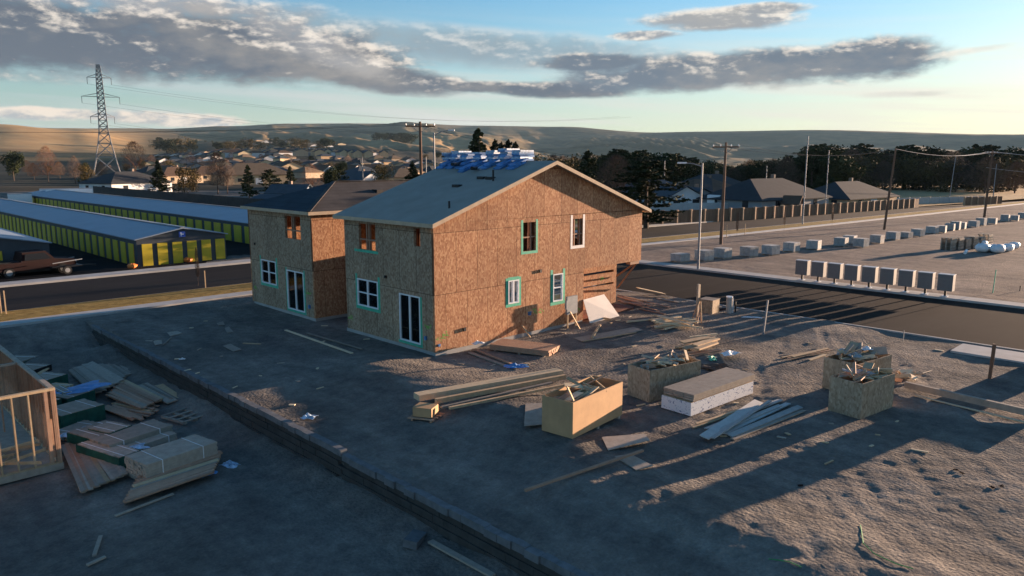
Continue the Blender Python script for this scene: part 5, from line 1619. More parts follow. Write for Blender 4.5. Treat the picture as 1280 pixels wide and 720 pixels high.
def trunk(h, r, seed):
    rr = random.Random(seed); m = MB()
    m.tube([(0, 0, -.3), (rr.gauss(0, .02) * h, rr.gauss(0, .02) * h, h * .5), (0, 0, h * .92)], [r, r * .6, r * .12], 8)
    return m


TREES = {}
def tree_kind(key, crown, tr, cm):
    TREES[key] = (crown, tr, cm)


tree_kind('spruce', conifer_crown(10, 2.3, 1, 4200), trunk(10, .18, 1), 'conifer')
tree_kind('spruce2', conifer_crown(10, 2.9, 2, 4500), trunk(10, .2, 2), 'conifer')
tree_kind('pine', conifer_crown(10, 3.1, 3, 4500, False, .12), trunk(10, .22, 3), 'conifer')
tree_kind('pine2', round_crown(10, 4.2, 4, 4200, .12, .028), trunk(8, .22, 4), 'conifer')
tree_kind('bush', round_crown(10, 5.2, 5, 2200, .05, .03), trunk(6, .2, 5), 'bushy')
tree_kind('bare', bare_crown(10, 3.6, 6), trunk(4, .2, 6), 'bare')
tree_kind('bare2', bare_crown(10, 2.6, 7, .9), trunk(4, .16, 7), 'bare')
tree_kind('redbare', bare_crown(10, 4.4, 8, .8, 2400), trunk(4, .16, 8), 'red_bare')
TM = {}
NAMES = {'spruce': 'conifer_tree', 'spruce2': 'conifer_tree', 'pine': 'pine_tree', 'pine2': 'pine_tree', 'bush': 'leafy_tree', 'bare': 'bare_tree', 'bare2': 'bare_tree', 'redbare': 'bare_tree'}


def tree(kind, x, y, h, label, group=None, sx=1.0, rz=None, z=None, rr=random.Random(77)):
    z = LH(x, y) - .1 if z is None else z
    t = thing(NAMES[kind], label, 'tree', (x, y, z), rr.uniform(0, 6.28) if rz is None else rz, group)
    s = h / 10; t.scale = (s * sx, s * sx, s)
    if kind not in TM:
        cr, tr, cm = TREES[kind]
        a = cr.obj('crown', MT[cm], t); b = tr.obj('trunk', MT['bark'], t); TM[kind] = (a, b)
    else:
        for o in TM[kind]:
            c = o.copy(); COL.objects.link(c); c.parent = t
    return t


def z_on(px, py, x, y):
    """height at which the photo's row py meets the vertical over (x, y)"""
    lo, hi = -60.0, CAM.z + 0.8 * math.hypot(x - CAM.x, y - CAM.y)
    for _ in range(50):
        mid = (lo + hi) / 2; d = Vector((x, y, mid)) - CAM; v = 360 - F_PX * d.dot(UP) / d.dot(FW)
        if v > py: lo = mid
        else: hi = mid
    return lo


def tree_px(kind, px, top, r, label, group=None, sx=1.0):
    x, y = polar(px, r); z = LH(x, y) - .1; h = z_on(px, top, x, y) - z
    return tree(kind, x, y, max(h, 1.5), label, group, sx, z=z)


# single trees that stand out
tree_px('spruce2', 598, 162, 150, 'tall dark pointed conifer rising behind the blue shingle bundles', sx=1.1)
tree_px('pine', 810, 203, 100, 'big dark round-topped conifer beside the wooden fence behind the gable', sx=2.0)
tree_px('spruce', 735, 190, 135, 'dark conifer rising straight behind the right roof slope of the gabled house', sx=1.6)
tree_px('bare', 770, 196, 128, 'bare purple-brown tree between the two dark conifers behind the gable', sx=1.3)
tree_px('pine2', 15, 188, 330, 'dark green round tree beyond the storage sheds near the golden hill', sx=.9)
tree_px('redbare', 58, 184, 300, 'reddish bare tree beyond the storage sheds', sx=.8)
tree_px('bare', 92, 196, 300, 'brown bare tree left of the lattice tower base', sx=.9)
tree_px('bush', 105, 205, 290, 'low yellowish tree at the foot of the lattice tower', sx=.8)
tree_px('spruce', 197, 201, 210, 'pointed dark conifer beyond the dark fence of the storage yard', sx=1.3)
tree_px('bush', 228, 207, 225, 'yellow-brown leafy tree among the bare ones behind the storage yard', sx=.8)
tree_px('bush', 240, 208, 235, 'olive leafy tree next to the yellow-brown one behind the storage yard', sx=.7)
tree_px('bare2', 270, 192, 215, 'pale slender bare tree catching the sun behind the storage yard', sx=1.2)
tree_px('bare2', 282, 200, 220, 'pale bare tree beside the slender sunlit one', sx=1.2)
tree_px('spruce', 309, 207, 190, 'dark conifer with a sunlit side behind the long storage roof', sx=1.3)
tree_px('pine', 336, 212, 190, 'round dark evergreen left of the small blue shed', sx=1.2)
tree_px('spruce2', 362, 208, 230, 'dark evergreen just behind the small blue shed', sx=1.1)
tree_px('redbare', 388, 206, 185, 'brown bare tree right of the small blue shed', sx=.9)
tree_px('pine2', 410, 207, 200, 'dark rounded evergreen behind the hip-roofed house', sx=.9)
tree_px('pine', 424, 208, 210, 'second dark rounded evergreen behind the hip-roofed house', sx=1.0)
tree_px('bush', 478, 203, 230, 'olive tree between the small houses behind the charcoal roof', sx=.8)
tree_px('spruce', 516, 204, 170, 'small dark conifer beside the utility pole behind the roofs', sx=1.6)
tree_px('redbare', 168, 178, 420, 'broad dark red bare tree beyond the white house', sx=1.1)
for i, px in enumerate((618, 627, 636, 645)): tree_px('spruce', px, 177 + (i % 2) * 3, 190, 'dark treetop in the row behind the blue shingle bundles', 'trees behind the shingle bundles', sx=1.4)
for i in range(7): tree('pine', 13.8 + i * 1.7, 37.3 - (i % 2) * .5, 4.5 + (i % 3) * .2, 'low evergreen added, mostly hidden, to shade the storage sheds', 'evergreens added to shade the sheds', .75, z=.0)  # hidden row added to keep the shed fronts in shade
# the wood on the right
rr = random.Random(31)
def wood(n, px0, px1, r0, r1, top, kinds, lab, grp, sx=1.3, jit=5):
    for i in range(n):
        px = px0 + (px1 - px0) * (i + rr.uniform(.1, .9)) / n
        t = top(px) if callable(top) else top
        tree_px(rr.choice(kinds), px, t + rr.uniform(-jit, jit), rr.uniform(r0, r1), lab, grp, sx * rr.uniform(.85, 1.2))


def top_line(px):
    return float(np.interp(px, [640, 700, 745, 770, 800, 840, 870, 920, 960, 1000, 1040, 1100, 1150, 1200, 1280, 1400], [196, 200, 192, 188, 186, 192, 200, 202, 196, 190, 181, 186, 186, 184, 188, 190]))


wood(26, 985, 1290, 330, 410, top_line, ('pine', 'pine2', 'pine', 'spruce2'), 'dark evergreen in the wood beyond the straw-coloured field', 'evergreens in the far wood', 1.5)
wood(24, 985, 1280, 285, 330, lambda p: top_line(p) + 11, ('pine', 'pine2', 'bush', 'bare'), 'tree at the near edge of the wood beyond the straw-coloured field', 'trees at the near edge of the wood', 1.4, 6)
wood(16, 900, 1060, 210, 250, lambda p: top_line(p) + 6, ('bush', 'pine2', 'pine2', 'bare', 'pine'), 'mixed tree behind the long dark-roofed houses', 'trees behind the dark-roofed houses', 1.2)
wood(14, 745, 870, 180, 230, lambda p: top_line(p) + 2, ('pine', 'pine2', 'pine', 'spruce2'), 'dark evergreen in the clump behind the gable', 'evergreens behind the gable', 1.4, 4)
wood(9, 655, 735, 200, 280, lambda p: 196, ('bare', 'bush', 'bare2'), 'small brown tree in the row behind the roof ridge', 'brown trees behind the roof ridge', 1.2, 3)
wood(12, 860, 1000, 230, 330, lambda p: 203, ('pine2', 'pine', 'pine2', 'bare'), 'tree in the low belt behind the white gabled house', 'trees behind the white gabled house', 1.3, 4)
# trees among the town
wood(26, 20, 440, 340, 560, lambda p: 203, ('bare', 'bush', 'pine2', 'bare', 'redbare'), 'tree among the first rows of houses beyond the storage yard', 'trees among the nearer houses', 1.1, 4)
wood(34, 180, 600, 600, 1100, lambda p: 193, ('pine2', 'bush', 'bare', 'pine'), 'distant tree among the small houses of the town', 'distant trees in the town', 1.4, 4)
wood(26, 190, 420, 1200, 2100, lambda p: 174, ('pine2', 'bush', 'pine'), 'tiny dark tree on the shaded slope above the town', 'tiny trees above the town', 1.6, 3)
wood(10, 470, 515, 2100, 2300, lambda p: 166.5, ('pine2', 'pine'), 'tiny tree in the straight belt on the golden slope', 'tiny trees on the golden slope', 2.0, .8)

# ------------------------------------------------------------ houses of the neighbourhood
COLS = dict(cream=(.55, .44, .28), white=(.62, .62, .62), tan=(.42, .32, .22), blue=(.34, .42, .50), grey=(.26, .27, .28), brown=(.22, .16, .12), peach=(.62, .42, .24))
for k, v in COLS.items(): MT['w_' + k] = simple(k + '_siding', v, .8, .08, .6)
MT['w_sand'] = simple('sand_siding', (.50, .36, .22), .8, .08, .6)
for k, v in dict(char=(.045, .048, .052), brown=(.12, .075, .05), slate=(.06, .075, .09), tan=(.20, .14, .09)).items(): MT['r_' + k] = shingle_mat(k + '_roofing', tuple(x * .85 for x in v), tuple(x * 1.15 for x in v), .2)
MT['glass_dark'] = simple('dark_window', (.02, .024, .03), .15, .1, 2, spec=.6)


def cottage(label, x, y, rz, w, d, h, rh, wall, roof, hip=True, group=None, garage=True, z=None, far=False, name='house'):
    z = LH(x, y) if z is None else z
    t = thing(name, label, 'house', (x, y, z - .1), rz, group)
    m = MB(); m.box(-w / 2, -d / 2, 0, w / 2, d / 2, h)
    if not hip:
        for sy in (-1, 1):
            y0 = sy * d / 2; y1 = sy * (d / 2 - .1); vs = [(-w / 2, y0, h + .001), (w / 2, y0, h + .001), (0, y0, h + rh - .1), (-w / 2, y1, h + .001), (w / 2, y1, h + .001), (0, y1, h + rh - .1)]
            m.add(vs, [(0, 1, 2), (5, 4, 3), (0, 2, 5, 3), (1, 4, 5, 2)])
    m.obj('wall', MT['w_' + wall], t)
    o_ = .5; m = MB(); a, b = w / 2 + o_, d / 2 + o_
    if hip:
        k = min(a, b) * .98
        top = [(-a + k, 0, h + rh), (a - k, 0, h + rh)] if a >= b else [(0, -b + k, h + rh), (0, b - k, h + rh)]
        vs = [(-a, -b, h), (a, -b, h), (a, b, h), (-a, b, h)] + top
        fs = [(0, 1, 5, 4), (1, 2, 5), (2, 3, 4, 5), (3, 0, 4)] if a >= b else [(0, 1, 4), (1, 2, 5, 4), (2, 3, 5), (3, 0, 4, 5)]
        vs += [(x_, y_, z_ - .18) for x_, y_, z_ in vs[:4]]
        fs += [(3, 2, 1, 0)] if False else [(0, 6, 7, 1), (1, 7, 8, 2), (2, 8, 9, 3), (3, 9, 6, 0), (6, 9, 8, 7)]
        m.add(vs, fs)
    else:
        for sx in (-1, 1):
            vs = [(sx * a, -b, h - .15), (sx * a, b, h - .15), (0, b, h + rh), (0, -b, h + rh)]
            vs += [(p_[0], p_[1], p_[2] + .16) for p_ in vs]
            m.add(vs, [(3, 2, 1, 0), (4, 5, 6, 7), (0, 1, 5, 4), (1, 2, 6, 5), (2, 3, 7, 6), (3, 0, 4, 7)])
    m.obj('roof', MT['r_' + roof], t)
    if far: return t
    for sx in (-1, 1):
        for sy in (-1, 1):
            m = MB(); x0 = sx * w * .28; m.box(x0 - .7, sy * (d / 2 + .03) - .03, 1.0, x0 + .7, sy * (d / 2 + .03) + .03, 2.2); m.obj('window', MT['glass_dark'], t)
            m = MB(); m.box(sx * (w / 2 + .03) - .03, sy * d * .25 - .6, 1.0, sx * (w / 2 + .03) + .03, sy * d * .25 + .6, 2.2); m.obj('window', MT['glass_dark'], t)
    if garage:
        m = MB(); m.box(-1.3, -d / 2 - .05, .05, 1.3, -d / 2 + .0 - .001, 2.2); m.obj('garage_door', MT['w_white'], t)
    m = MB(); m.box(w * .12, .2, h + rh * .5, w * .12 + .6, .9, h + rh + .7); m.obj('chimney', MT['w_brown'], t)
    return t


def house_px(label, px, r, rz, w, d, h, rh, wall, roof, hip=True, **kw):
    x, y = polar(px, r); return cottage(label, x, y, rz, w, d, h, rh, wall, roof, hip, **kw)


# right-hand neighbours
house_px('white house with a small front gable, left of the steel street lamp', 846, 150, R(-30), 7, 9, 2.7, 1.9, 'white', 'slate', False)
house_px('pale house with a brown hip roof behind the steel street lamp', 880, 172, R(-15), 17, 12, 2.8, 3.0, 'cream', 'brown', True)
house_px('grey gabled garage between the white gable and the street lamp', 868, 152, R(-30), 6, 8, 2.6, 1.6, 'grey', 'slate', False)
cottage('long low house with a dark hip roof right behind the wooden fence', 117, 45, R(-4), 24, 13, 2.4, 3.6, 'grey', 'char', True, z=-.9)
cottage('dark hip-roofed house whose end wall catches the sun, at the end of the fence', 145, 41, R(-4), 22, 12, 2.5, 3.2, 'sand', 'char', True, z=-1.6)
cottage('dark-roofed house farthest back behind the wooden fence', 132, 66, R(-8), 20, 14, 2.6, 3.9, 'grey', 'char', True, z=-1)
cottage('small red playhouse with white trim behind the wooden fence', 112.0, 37.2, R(10), 2.6, 2.4, 1.6, 1.3, 'brown', 'brown', False, z=-.8, far=True, name='playhouse')
cottage('blue-grey roofed house seen between pole and lamp', 112, 68, R(-10), 16, 12, 2.6, 2.8, 'blue', 'slate', True, z=-.6)
# left-hand neighbours
house_px('white house with a dark hip roof next to the lattice tower', 156, 236, R(20), 19, 13, 2.8, 3.0, 'white', 'char', True)
house_px('tan-roofed house whose end wall glows in the sun', 314, 285, R(-6), 24, 14, 3.4, 4.0, 'peach', 'tan', True)
house_px('bright cream gable catching the sun above the blue shed', 358, 390, R(0), 20, 12, 3.5, 4.0, 'cream', 'brown', False)
house_px('small light-blue shed behind the hip-roofed house', 362, 152, R(35), 5.5, 7, 2.6, 1.5, 'blue', 'slate', False, garage=False)
house_px('low pale blue garage beside the light-blue shed', 338, 150, R(30), 6, 4, 1.7, .6, 'blue', 'slate', False, garage=False, far=True)
house_px('navy-roofed house with a white base behind the charcoal roof', 450, 245, R(10), 13, 11, 2.8, 3.4, 'white', 'slate', False)
house_px('small house with a tan roof and lit yellow wall behind the ridge', 502, 270, R(-6), 12, 10, 3.0, 3.0, 'peach', 'tan', True)
house_px('dark-roofed house beyond the tan conifer behind the storage yard', 215, 300, R(15), 16, 12, 2.8, 3.0, 'tan', 'brown', True)
house_px('wide brown-roofed house left of the tan-roofed one', 262, 330, R(5), 20, 13, 2.8, 3.2, 'tan', 'brown', True)
rr = random.Random(61)
walls = ['cream', 'white', 'tan', 'peach', 'grey', 'blue', 'sand']; roofs = ['char', 'brown', 'tan', 'slate', 'char']
def town(n, px0, px1, r0, r1, lab, grp, rz0, size=(12, 16), protos_=5, wl=walls, two=False):
    ps = []
    for k in range(n):
        px = px0 + (px1 - px0) * (k + rr.uniform(.15, .85)) / n; r = rr.uniform(r0, r1); x, y = polar(px, r); z = LH(x, y) - .2
        if len(ps) < protos_:
            t = cottage(lab, x, y, rz0 + rr.uniform(-.15, .15), rr.uniform(*size), rr.uniform(9, 12), 5.2 if two else 2.9, rr.uniform(2.2, 3.2), wl[len(ps) % len(wl)], roofs[len(ps) % 5], rr.random() < .5, group=grp, z=z, far=True); ps.append(t)
        else:
            t = dup(rr.choice(ps)); t.location = (x, y, z); t.rotation_euler = (0, 0, rz0 + rr.uniform(-.2, .2))


town(22, 180, 600, 330, 430, 'house in the nearest row of the town beyond the storage yard', 'nearest row of town houses', .2)
town(26, 170, 600, 450, 560, 'dark-roofed house in the second row of the town', 'second row of town houses', -.1)
town(40, 190, 560, 600, 780, 'house in the middle rows of the town', 'middle rows of town houses', .1)
town(44, 270, 385, 780, 1080, 'small sunlit house in the crowded upper town', 'upper town houses', -.1, two=True)
town(30, 370, 480, 840, 930, 'tall sunlit house in the long terrace row on the hillside', 'terrace row on the hillside', -.14, (9, 11), 4, ['cream', 'peach', 'white', 'sand'], True)
town(26, 190, 300, 800, 1150, 'small house on the shaded slope beneath the dark hills', 'houses on the shaded slope', .1)
town(18, 280, 430, 1500, 2000, 'tiny building on the slope high above the town', 'tiny buildings above the town', 0, (18, 34), 4, ['white', 'cream', 'white', 'tan'])
# two low walls of vinyl behind the wooden fence
def fence_run(name, label, pts, h, th, mat, post=None, step=2.4, pw=.12, prot=.06, ph=.12, zf=None, cat='fence', gap=0.0):
    t = thing(name, label, cat, (pts[0][0], pts[0][1], 0)); o0 = Vector((pts[0][0], pts[0][1], 0)); pn = 0
    m = MB(); pm_ = []
    for (a, b) in zip(pts[:-1], pts[1:]):
        a, b = Vector((*a, 0)), Vector((*b, 0)); L = (b - a).length; n = max(1, round(L / step))
        for k in range(n):
            p0, p1 = a.lerp(b, k / n), a.lerp(b, (k + 1) / n); z0, z1 = (zf or LH)(p0.x, p0.y), (zf or LH)(p1.x, p1.y)
            d = (p1 - p0).normalized(); nr = Vector((-d.y, d.x, 0)) * th / 2; q0, q1 = p0 - o0 + d * gap, p1 - o0 - d * gap
            if name == 'wooden_fence':
                nb = 14
                for j in range(nb):
                    f0, f1 = j / nb + .004, (j + 1) / nb - .004; r0, r1 = q0.lerp(q1, f0), q0.lerp(q1, f1); hh = h + rr.uniform(-.02, .02); zz = z0 + (z1 - z0) * f0
                    m.add([r0 - nr + Vector((0, 0, zz)), r1 - nr + Vector((0, 0, zz)), r1 + nr + Vector((0, 0, zz)), r0 + nr + Vector((0, 0, zz)), r0 - nr + Vector((0, 0, zz + hh)), r1 - nr + Vector((0, 0, zz + hh)), r1 + nr + Vector((0, 0, zz + hh)), r0 + nr + Vector((0, 0, zz + hh))],
                          [(3, 2, 1, 0), (4, 5, 6, 7), (0, 1, 5, 4), (1, 2, 6, 5), (2, 3, 7, 6), (3, 0, 4, 7)])
            else:
                m.add([q0 - nr + Vector((0, 0, z0)), q1 - nr + Vector((0, 0, z1)), q1 + nr + Vector((0, 0, z1)), q0 + nr + Vector((0, 0, z0)), q0 - nr + Vector((0, 0, z0 + h)), q1 - nr + Vector((0, 0, z1 + h)), q1 + nr + Vector((0, 0, z1 + h)), q0 + nr + Vector((0, 0, z0 + h))],
                      [(3, 2, 1, 0), (4, 5, 6, 7), (0, 1, 5, 4), (1, 2, 6, 5), (2, 3, 7, 6), (3, 0, 4, 7)])
            if post:
                pp = MB(); c = p0 - o0; pp.box(c.x - pw / 2 - 0, c.y - pw / 2 - prot, z0, c.x + pw / 2, c.y + pw / 2, z0 + h + ph); pm_.append(pp)
    m.obj('boards', MT[mat], t)
    for pp in pm_[:100]: pp.obj('post', MT[post], t)
    return t


fence_run('wooden_fence', 'long cedar board fence with pale posts along the main road', [(60, 37), (90, 33.0), (158, 30.5)], 1.85, .04, 'fence', 'fence_post', 2.9, .34, .08, .1, base_z if False else (lambda x, y: base_z(x)))
fence_run('vinyl_fence', 'pale vinyl fence behind the cedar fence, below the pale houses', [(88, 52), (125, 39.2)], 1.75, .08, 'wfence', 'wfence', 4, .14, .02, .1)
fence_run('vinyl_fence', 'pale blue-grey vinyl fence beyond the end house', [(156, 38.5), (200, 28)], 1.7, .08, 'wfence', 'wfence', 4, .14, .02, .1)
fence_run('wooden_fence', 'short stretch of dark board fence near the end of the main road', [(178, 27), (196, 23.5)], 1.9, .05, 'fence', 'fence_post', 3, .3, .08, .1)
fence_run('dark_fence', 'long dark fence behind the storage sheds', [(41.5, 196), (40.6, 98), (40.4, 38)], 1.9, .06, 'dfence', 'dfence', 3, .1, .02, .05)
m = MB(); m.add([(150, 32, -1.52), (420, 8, -2.98), (420, 150, -2.98), (190, 90, -2.0)], [(0, 1, 2, 3)]); tag(m.obj('straw_field', grass_mat('straw', (.30, .20, .10), (.42, .28, .14), (.5, .35, .18), .4)), kind='structure')

# ------------------------------------------------------------ self-storage sheds
def shed(label, x0, x1, y0, y1, ez, rz_, doors_front, side, door_w=1.0, pitch=2.0, sign=False):
    t = thing('storage_shed', label, 'storage building', (x0, y0, 0))
    w, L = x1 - x0, y1 - y0; m = MB(); m.box(0, 0, 0, w, L, ez - .1)
    for sy in (0, L - .1): m.add([(0, sy, ez - .099), (w, sy, ez - .099), (w / 2, sy, rz_ - .1), (0, sy + .1, ez - .099), (w, sy + .1, ez - .099), (w / 2, sy + .1, rz_ - .1)], [(0, 1, 2), (5, 4, 3), (0, 2, 5, 3), (1, 4, 5, 2)])
    m.obj('wall', MT['store_wall'], t)
    m = MB(); o_ = .18
    for s_ in (-1, 1):
        xe = w / 2 + s_ * (w / 2 + o_); ze = ez - (rz_ - ez) * o_ / (w / 2)
        vs = [(xe, -o_, ze), (xe, L + o_, ze), (w / 2, L + o_, rz_), (w / 2, -o_, rz_)]; vs += [(a, b, c - .08) for a, b, c in vs]
        m.add(vs, [(0, 1, 2, 3), (7, 6, 5, 4), (0, 4, 5, 1), (1, 5, 6, 2), (2, 6, 7, 3), (3, 7, 4, 0)])
    # standing seams
    n = int(L / 1.2)
    m.obj('roof', MT['metalroof'], t)
    m = MB(); m.beam((w / 2, -o_, rz_ + .02), (w / 2, L + o_, rz_ + .02), .35, .04); m.obj('ridge_cap', MT['steel'], t)
    proto = None
    for (a, b) in doors_front:
        m = MB(); m.box(a, -.05, .06, b, -.003, ez - .45)
        for k in range(8): m.box(a + .02, -.058, .1 + k * .215, b - .02, -.052, .26 + k * .215)
        m.obj('roller_door', MT['yellow'], t)
    if side:
        n = min(int((L - 1.0) / pitch), 90)
        for k in range(n):
            y_ = .7 + k * pitch
            if proto is None:
                m = MB(); m.box(-.05, 0, .06, -.003, door_w, ez - .45)
                for j in range(8): m.box(-.058, .02, .1 + j * .215, -.052, door_w - .02, .26 + j * .215)
                proto = m.obj('roller_door', MT['yellow'], t, loc=(0, y_, 0))
            else:
                c = proto.copy(); COL.objects.link(c); c.parent = t; c.location = (0, y_, 0)
    if sign:
        m = MB(); m.box(w / 2 - .28, -.07, ez - .08, w / 2 + .22, -.011, ez + .36); sg = m.obj('sign', MT['sign'], t)
        m = MB(); m.box(w / 2 - .16, -.078, ez - .02, w / 2 - .08, -.072, ez + .3); m.box(w / 2 - .08, -.078, ez + .1, w / 2 + .1, -.072, ez + .18); m.obj('sign_mark', MT['vinyl'], sg)
    return t


fd = [(.35 + k * 1.17, .35 + k * 1.17 + .78) for k in range(6)]
shed('storage shed with six yellow-green doors on its gable end and a small blue sign', .45, 7.55, 37.7, 118, 2.24, 2.92, fd, True, 1.15, 1.9, True)
shed('farther long storage shed whose yellow-green doors line one side', 14.2, 22.5, 41, 141, 2.2, 3.0, [(.5 + k * 1.3, 1.4 + k * 1.3) for k in range(6)], True, 1.7, 2.45)
shed('nearest storage shed, only its corner and two yellow doors in view', -17.6, -4.9, 40.4, 64, 2.2, 3.4, [(8.5 - k * 1.9, 9.4 - k * 1.9 + .25) for k in range(4)] , False)

# ------------------------------------------------------------ vehicles
def wheel(parent, x, y, r=.36, w=.24, rim='steel'):
    m = MB(); m.tube([(x, y - w / 2, r), (x, y + w / 2, r)], r, 18); t_ = m.obj('wheel', MT['tyre'], parent)
    m = MB(); m.tube([(x, y - w / 2 - .01, r), (x, y + w / 2 + .01, r)], r * .58, 14); m.obj('rim', MT[rim], t_)


def prism(m, prof, y0, y1, inset=0.0):
    """extrude a side outline (x, z) across y, its upper points drawn in by inset"""
    n = len(prof); zt = max(p[1] for p in prof); zb = min(p[1] for p in prof)
    def yy(y, z, s): return y + s * inset * max(0, (z - zb) / (zt - zb) - .45)
    vs = [(x, yy(y0, z, 1), z) for x, z in prof] + [(x, yy(y1, z, -1), z) for x, z in prof]
    m.add(vs, [tuple(range(n)), tuple(range(n, 2 * n))[::-1]] + [(i, i + n, (i + 1) % n + n, (i + 1) % n) for i in range(n)])


q = P(52, 345)
pu = thing('pickup_truck', 'dark red pickup truck parked before the nearest storage shed', 'pickup truck', (q.x - .3, q.y + 1.2, .03), R(4))
m = MB(); prism(m, [(-2.6, .45), (-2.6, 1.0), (-.9, 1.05), (-.75, 1.7), (.75, 1.74), (1.3, 1.12), (2.6, 1.0), (2.7, .45)], -.95, .95, .3); m.obj('body', MT['red'], pu)
m = MB(); m.box(-2.5, -.8, 1.02, -.95, .8, 1.10); m.obj('bed_cover', MT['dark'], pu)
m = MB(); prism(m, [(-.68, 1.14), (-.62, 1.6), (.62, 1.63), (1.05, 1.16)], -.965, -.93); m.obj('side_window', MT['glass_dark'], pu)
for x in (-1.7, 1.75):
    for y in (-.86, .86): wheel(pu, x, y)
for y in (-.75, .75):
    m = MB(); m.box(2.62, y - .12, .78, 2.71, y + .12, .92); m.obj('headlight', MT['vinyl'], pu)
q = P(83, 343)
tr = thing('utility_trailer', 'low utility trailer with pale rails parked beside the red pickup', 'trailer', (q.x, q.y + .8, .03), R(4))
m = MB(); m.box(-.9, -.8, .5, 1.1, .8, .58); m.obj('deck', MT['dark'], tr)
for y in (-.8, .8):
    m = MB(); m.beam((-.9, y, .85), (1.1, y, 1.02), .06, .06); m.obj('rail', MT['steel'], tr)
    wheel(tr, 0, y * 1.12, .3, .18)
m = MB(); m.beam((1.1, 0, .5), (2.3, 0, .42), .08, .08); m.obj('drawbar', MT['dark'], tr)
# white box trailers in the far corner of the storage yard
def box_trailer(label, px0, px1, ytop, ybot, r, L, H, nm='box_trailer', cat='trailer'):
    x, y = polar((px0 + px1) / 2, r); z = base_z(x) + .03
    t = thing(nm, label, cat, (x, y, z), YAW - math.pi / 2 + math.atan(((px0 + px1) / 2 - 640) / -950) * 1.0)
    m = MB(); m.box(-L / 2, -1.2, .75, L / 2, 1.2, H); m.obj('box', MT['vinyl'], t)
    m = MB(); m.box(-L / 2 - .02, -1.22, H + .001, L / 2 + .02, 1.22, H + .08); m.obj('roof_rail', MT['steel'], t)
    for k in range(2):
        for s_ in (-1, 1): wheel(t, -L * .25 + k * 1.1, s_ * 1.0, .45, .25)
    for s_ in (-.7, .7):
        m = MB(); m.box(L * .3, s_ - .06, 0, L * .3 + .12, s_ + .06, .75); m.obj('landing_leg', MT['dark'], t)
    return t


box_trailer('long white box trailer parked beyond the storage sheds', 62, 104, 226, 243, 165, 7.6, 3.1)
box_trailer('small white camper trailer beyond the middle storage roof', 9, 31, 233, 246, 160, 3.6, 2.5)
box_trailer('grey-white trailer standing end-on beside the long white one', 50, 60, 227, 243, 168, 2.4, 3.0)
x, y = polar(897, 146)
t = thing('motor_home', 'white motor home parked between the pale house and the crossarm pole', 'motor home', (x, y, base_z(x)), R(10))
m = MB(); prism(m, [(-1.3, .5), (-1.3, 3.0), (1.2, 3.05), (1.5, 2.3), (1.5, .5)], -1.2, 1.2); m.obj('body', MT['vinyl'], t)
m = MB(); m.box(-.9, -1.22, 1.5, .3, -1.2, 2.1); m.obj('window', MT['glass_dark'], t)
for xx in (-.9, .9):
    for yy in (-1.05, 1.05): wheel(t, xx, yy)
x, y = polar(886, 122)
t = thing('parked_car', 'dark blue car parked below the pale house beside the lamp', 'car', (x, y, base_z(x)), R(-60))
m = MB(); prism(m, [(-2.1, .3), (-2.1, .85), (-1.5, .95), (-.9, 1.4), (.5, 1.42), (1.2, .95), (2.1, .8), (2.15, .3)], -.85, .85, .3); m.obj('body', MT['sign'], t)
for xx in (-1.35, 1.35):
    for yy in (-.78, .78): wheel(t, xx, yy, .32)
for (px, py, lab) in ((167, 337, 'orange and white boulder at the kerb by the corner of the six-door shed'), (237, 329, 'smaller orange boulder at the kerb under the six-door shed gable')):
    q = P(px, py); m = MB(); rg = random.Random(px); n = 9
    for j in range(6):
        for k in range(n):
            th_ = math.pi * j / 5; ph = 2 * math.pi * k / n; rr_ = math.sin(th_) + .05
            m.v.append((math.cos(ph) * .36 * rr_ * rg.uniform(.8, 1.2), math.sin(ph) * .3 * rr_ * rg.uniform(.8, 1.2), .2 * (1 - math.cos(th_)) * rg.uniform(.9, 1.1)))
    for j in range(5):
        for k in range(n): m.f.append((j * n + k, j * n + (k + 1) % n, (j + 1) * n + (k + 1) % n, (j + 1) * n + k)); m.mi.append(0)
    tag(m.obj('boulder', MT['orange'], loc=(q.x, q.y + .3, .05)), lab, 'boulder')

# ------------------------------------------------------------ poles, lamps, wires
def foot(px, py=None, Y=None, r=None):
    if r: x, y = polar(px, r)
    elif Y is not None:
        a = azel(px, 202)[0]; t_ = (Y - CAM.y) / math.sin(a); x, y = CAM.x + t_ * math.cos(a), Y
    else: q = P(px, py); x, y = q.x, q.y
    return x, y


TOPS = {}
def utility(label, px, top, arm=True, r0=.16, mat='pole', lean=(0, 0), key=None, arm_dir=R(-45), arm_l=2.4, insul=True, name='utility_pole', cat='utility pole', **k):
    x, y = foot(px, **k); z = LH(x, y); h = z_on(px, top, x, y) - z
    t = thing(name, label, cat, (x, y, z))
    m = MB(); m.tube([(0, 0, -.4), (lean[0] * .5, lean[1] * .5, h * .5), (lean[0], lean[1], h)], [r0, r0 * .85, r0 * .65], 10); m.obj('pole', MT[mat], t)
    c, s_ = math.cos(arm_dir), math.sin(arm_dir); L = arm_l / 2; tx, ty = lean
    if arm:
        m = MB(); m.beam((tx - c * L, ty - s_ * L, h - .45), (tx + c * L, ty + s_ * L, h - .45), .12, .14); a = m.obj('crossarm', MT[mat], t)
        for g in (-.5, .5):
            m = MB(); m.beam((tx + c * L * g * 1.1, ty + s_ * L * g * 1.1, h - .5), (tx, ty, h - 1.15), .03, .05); m.obj('brace', MT['steel'], t)
        if insul:
            for g in (-.95, -.4, .4, .95):
                m = MB(); m.tube([(tx + c * L * g, ty + s_ * L * g, h - .38), (tx + c * L * g, ty + s_ * L * g, h - .2)], .05, 8); m.obj('insulator', MT['vinyl'], t)
    TOPS[key or px] = [(x + tx + c * L * g, y + ty + s_ * L * g, z + h - .2) for g in (-.95, -.4, .4, .95)] if arm else [(x + tx, y + ty, z + h)] * 4
    return t


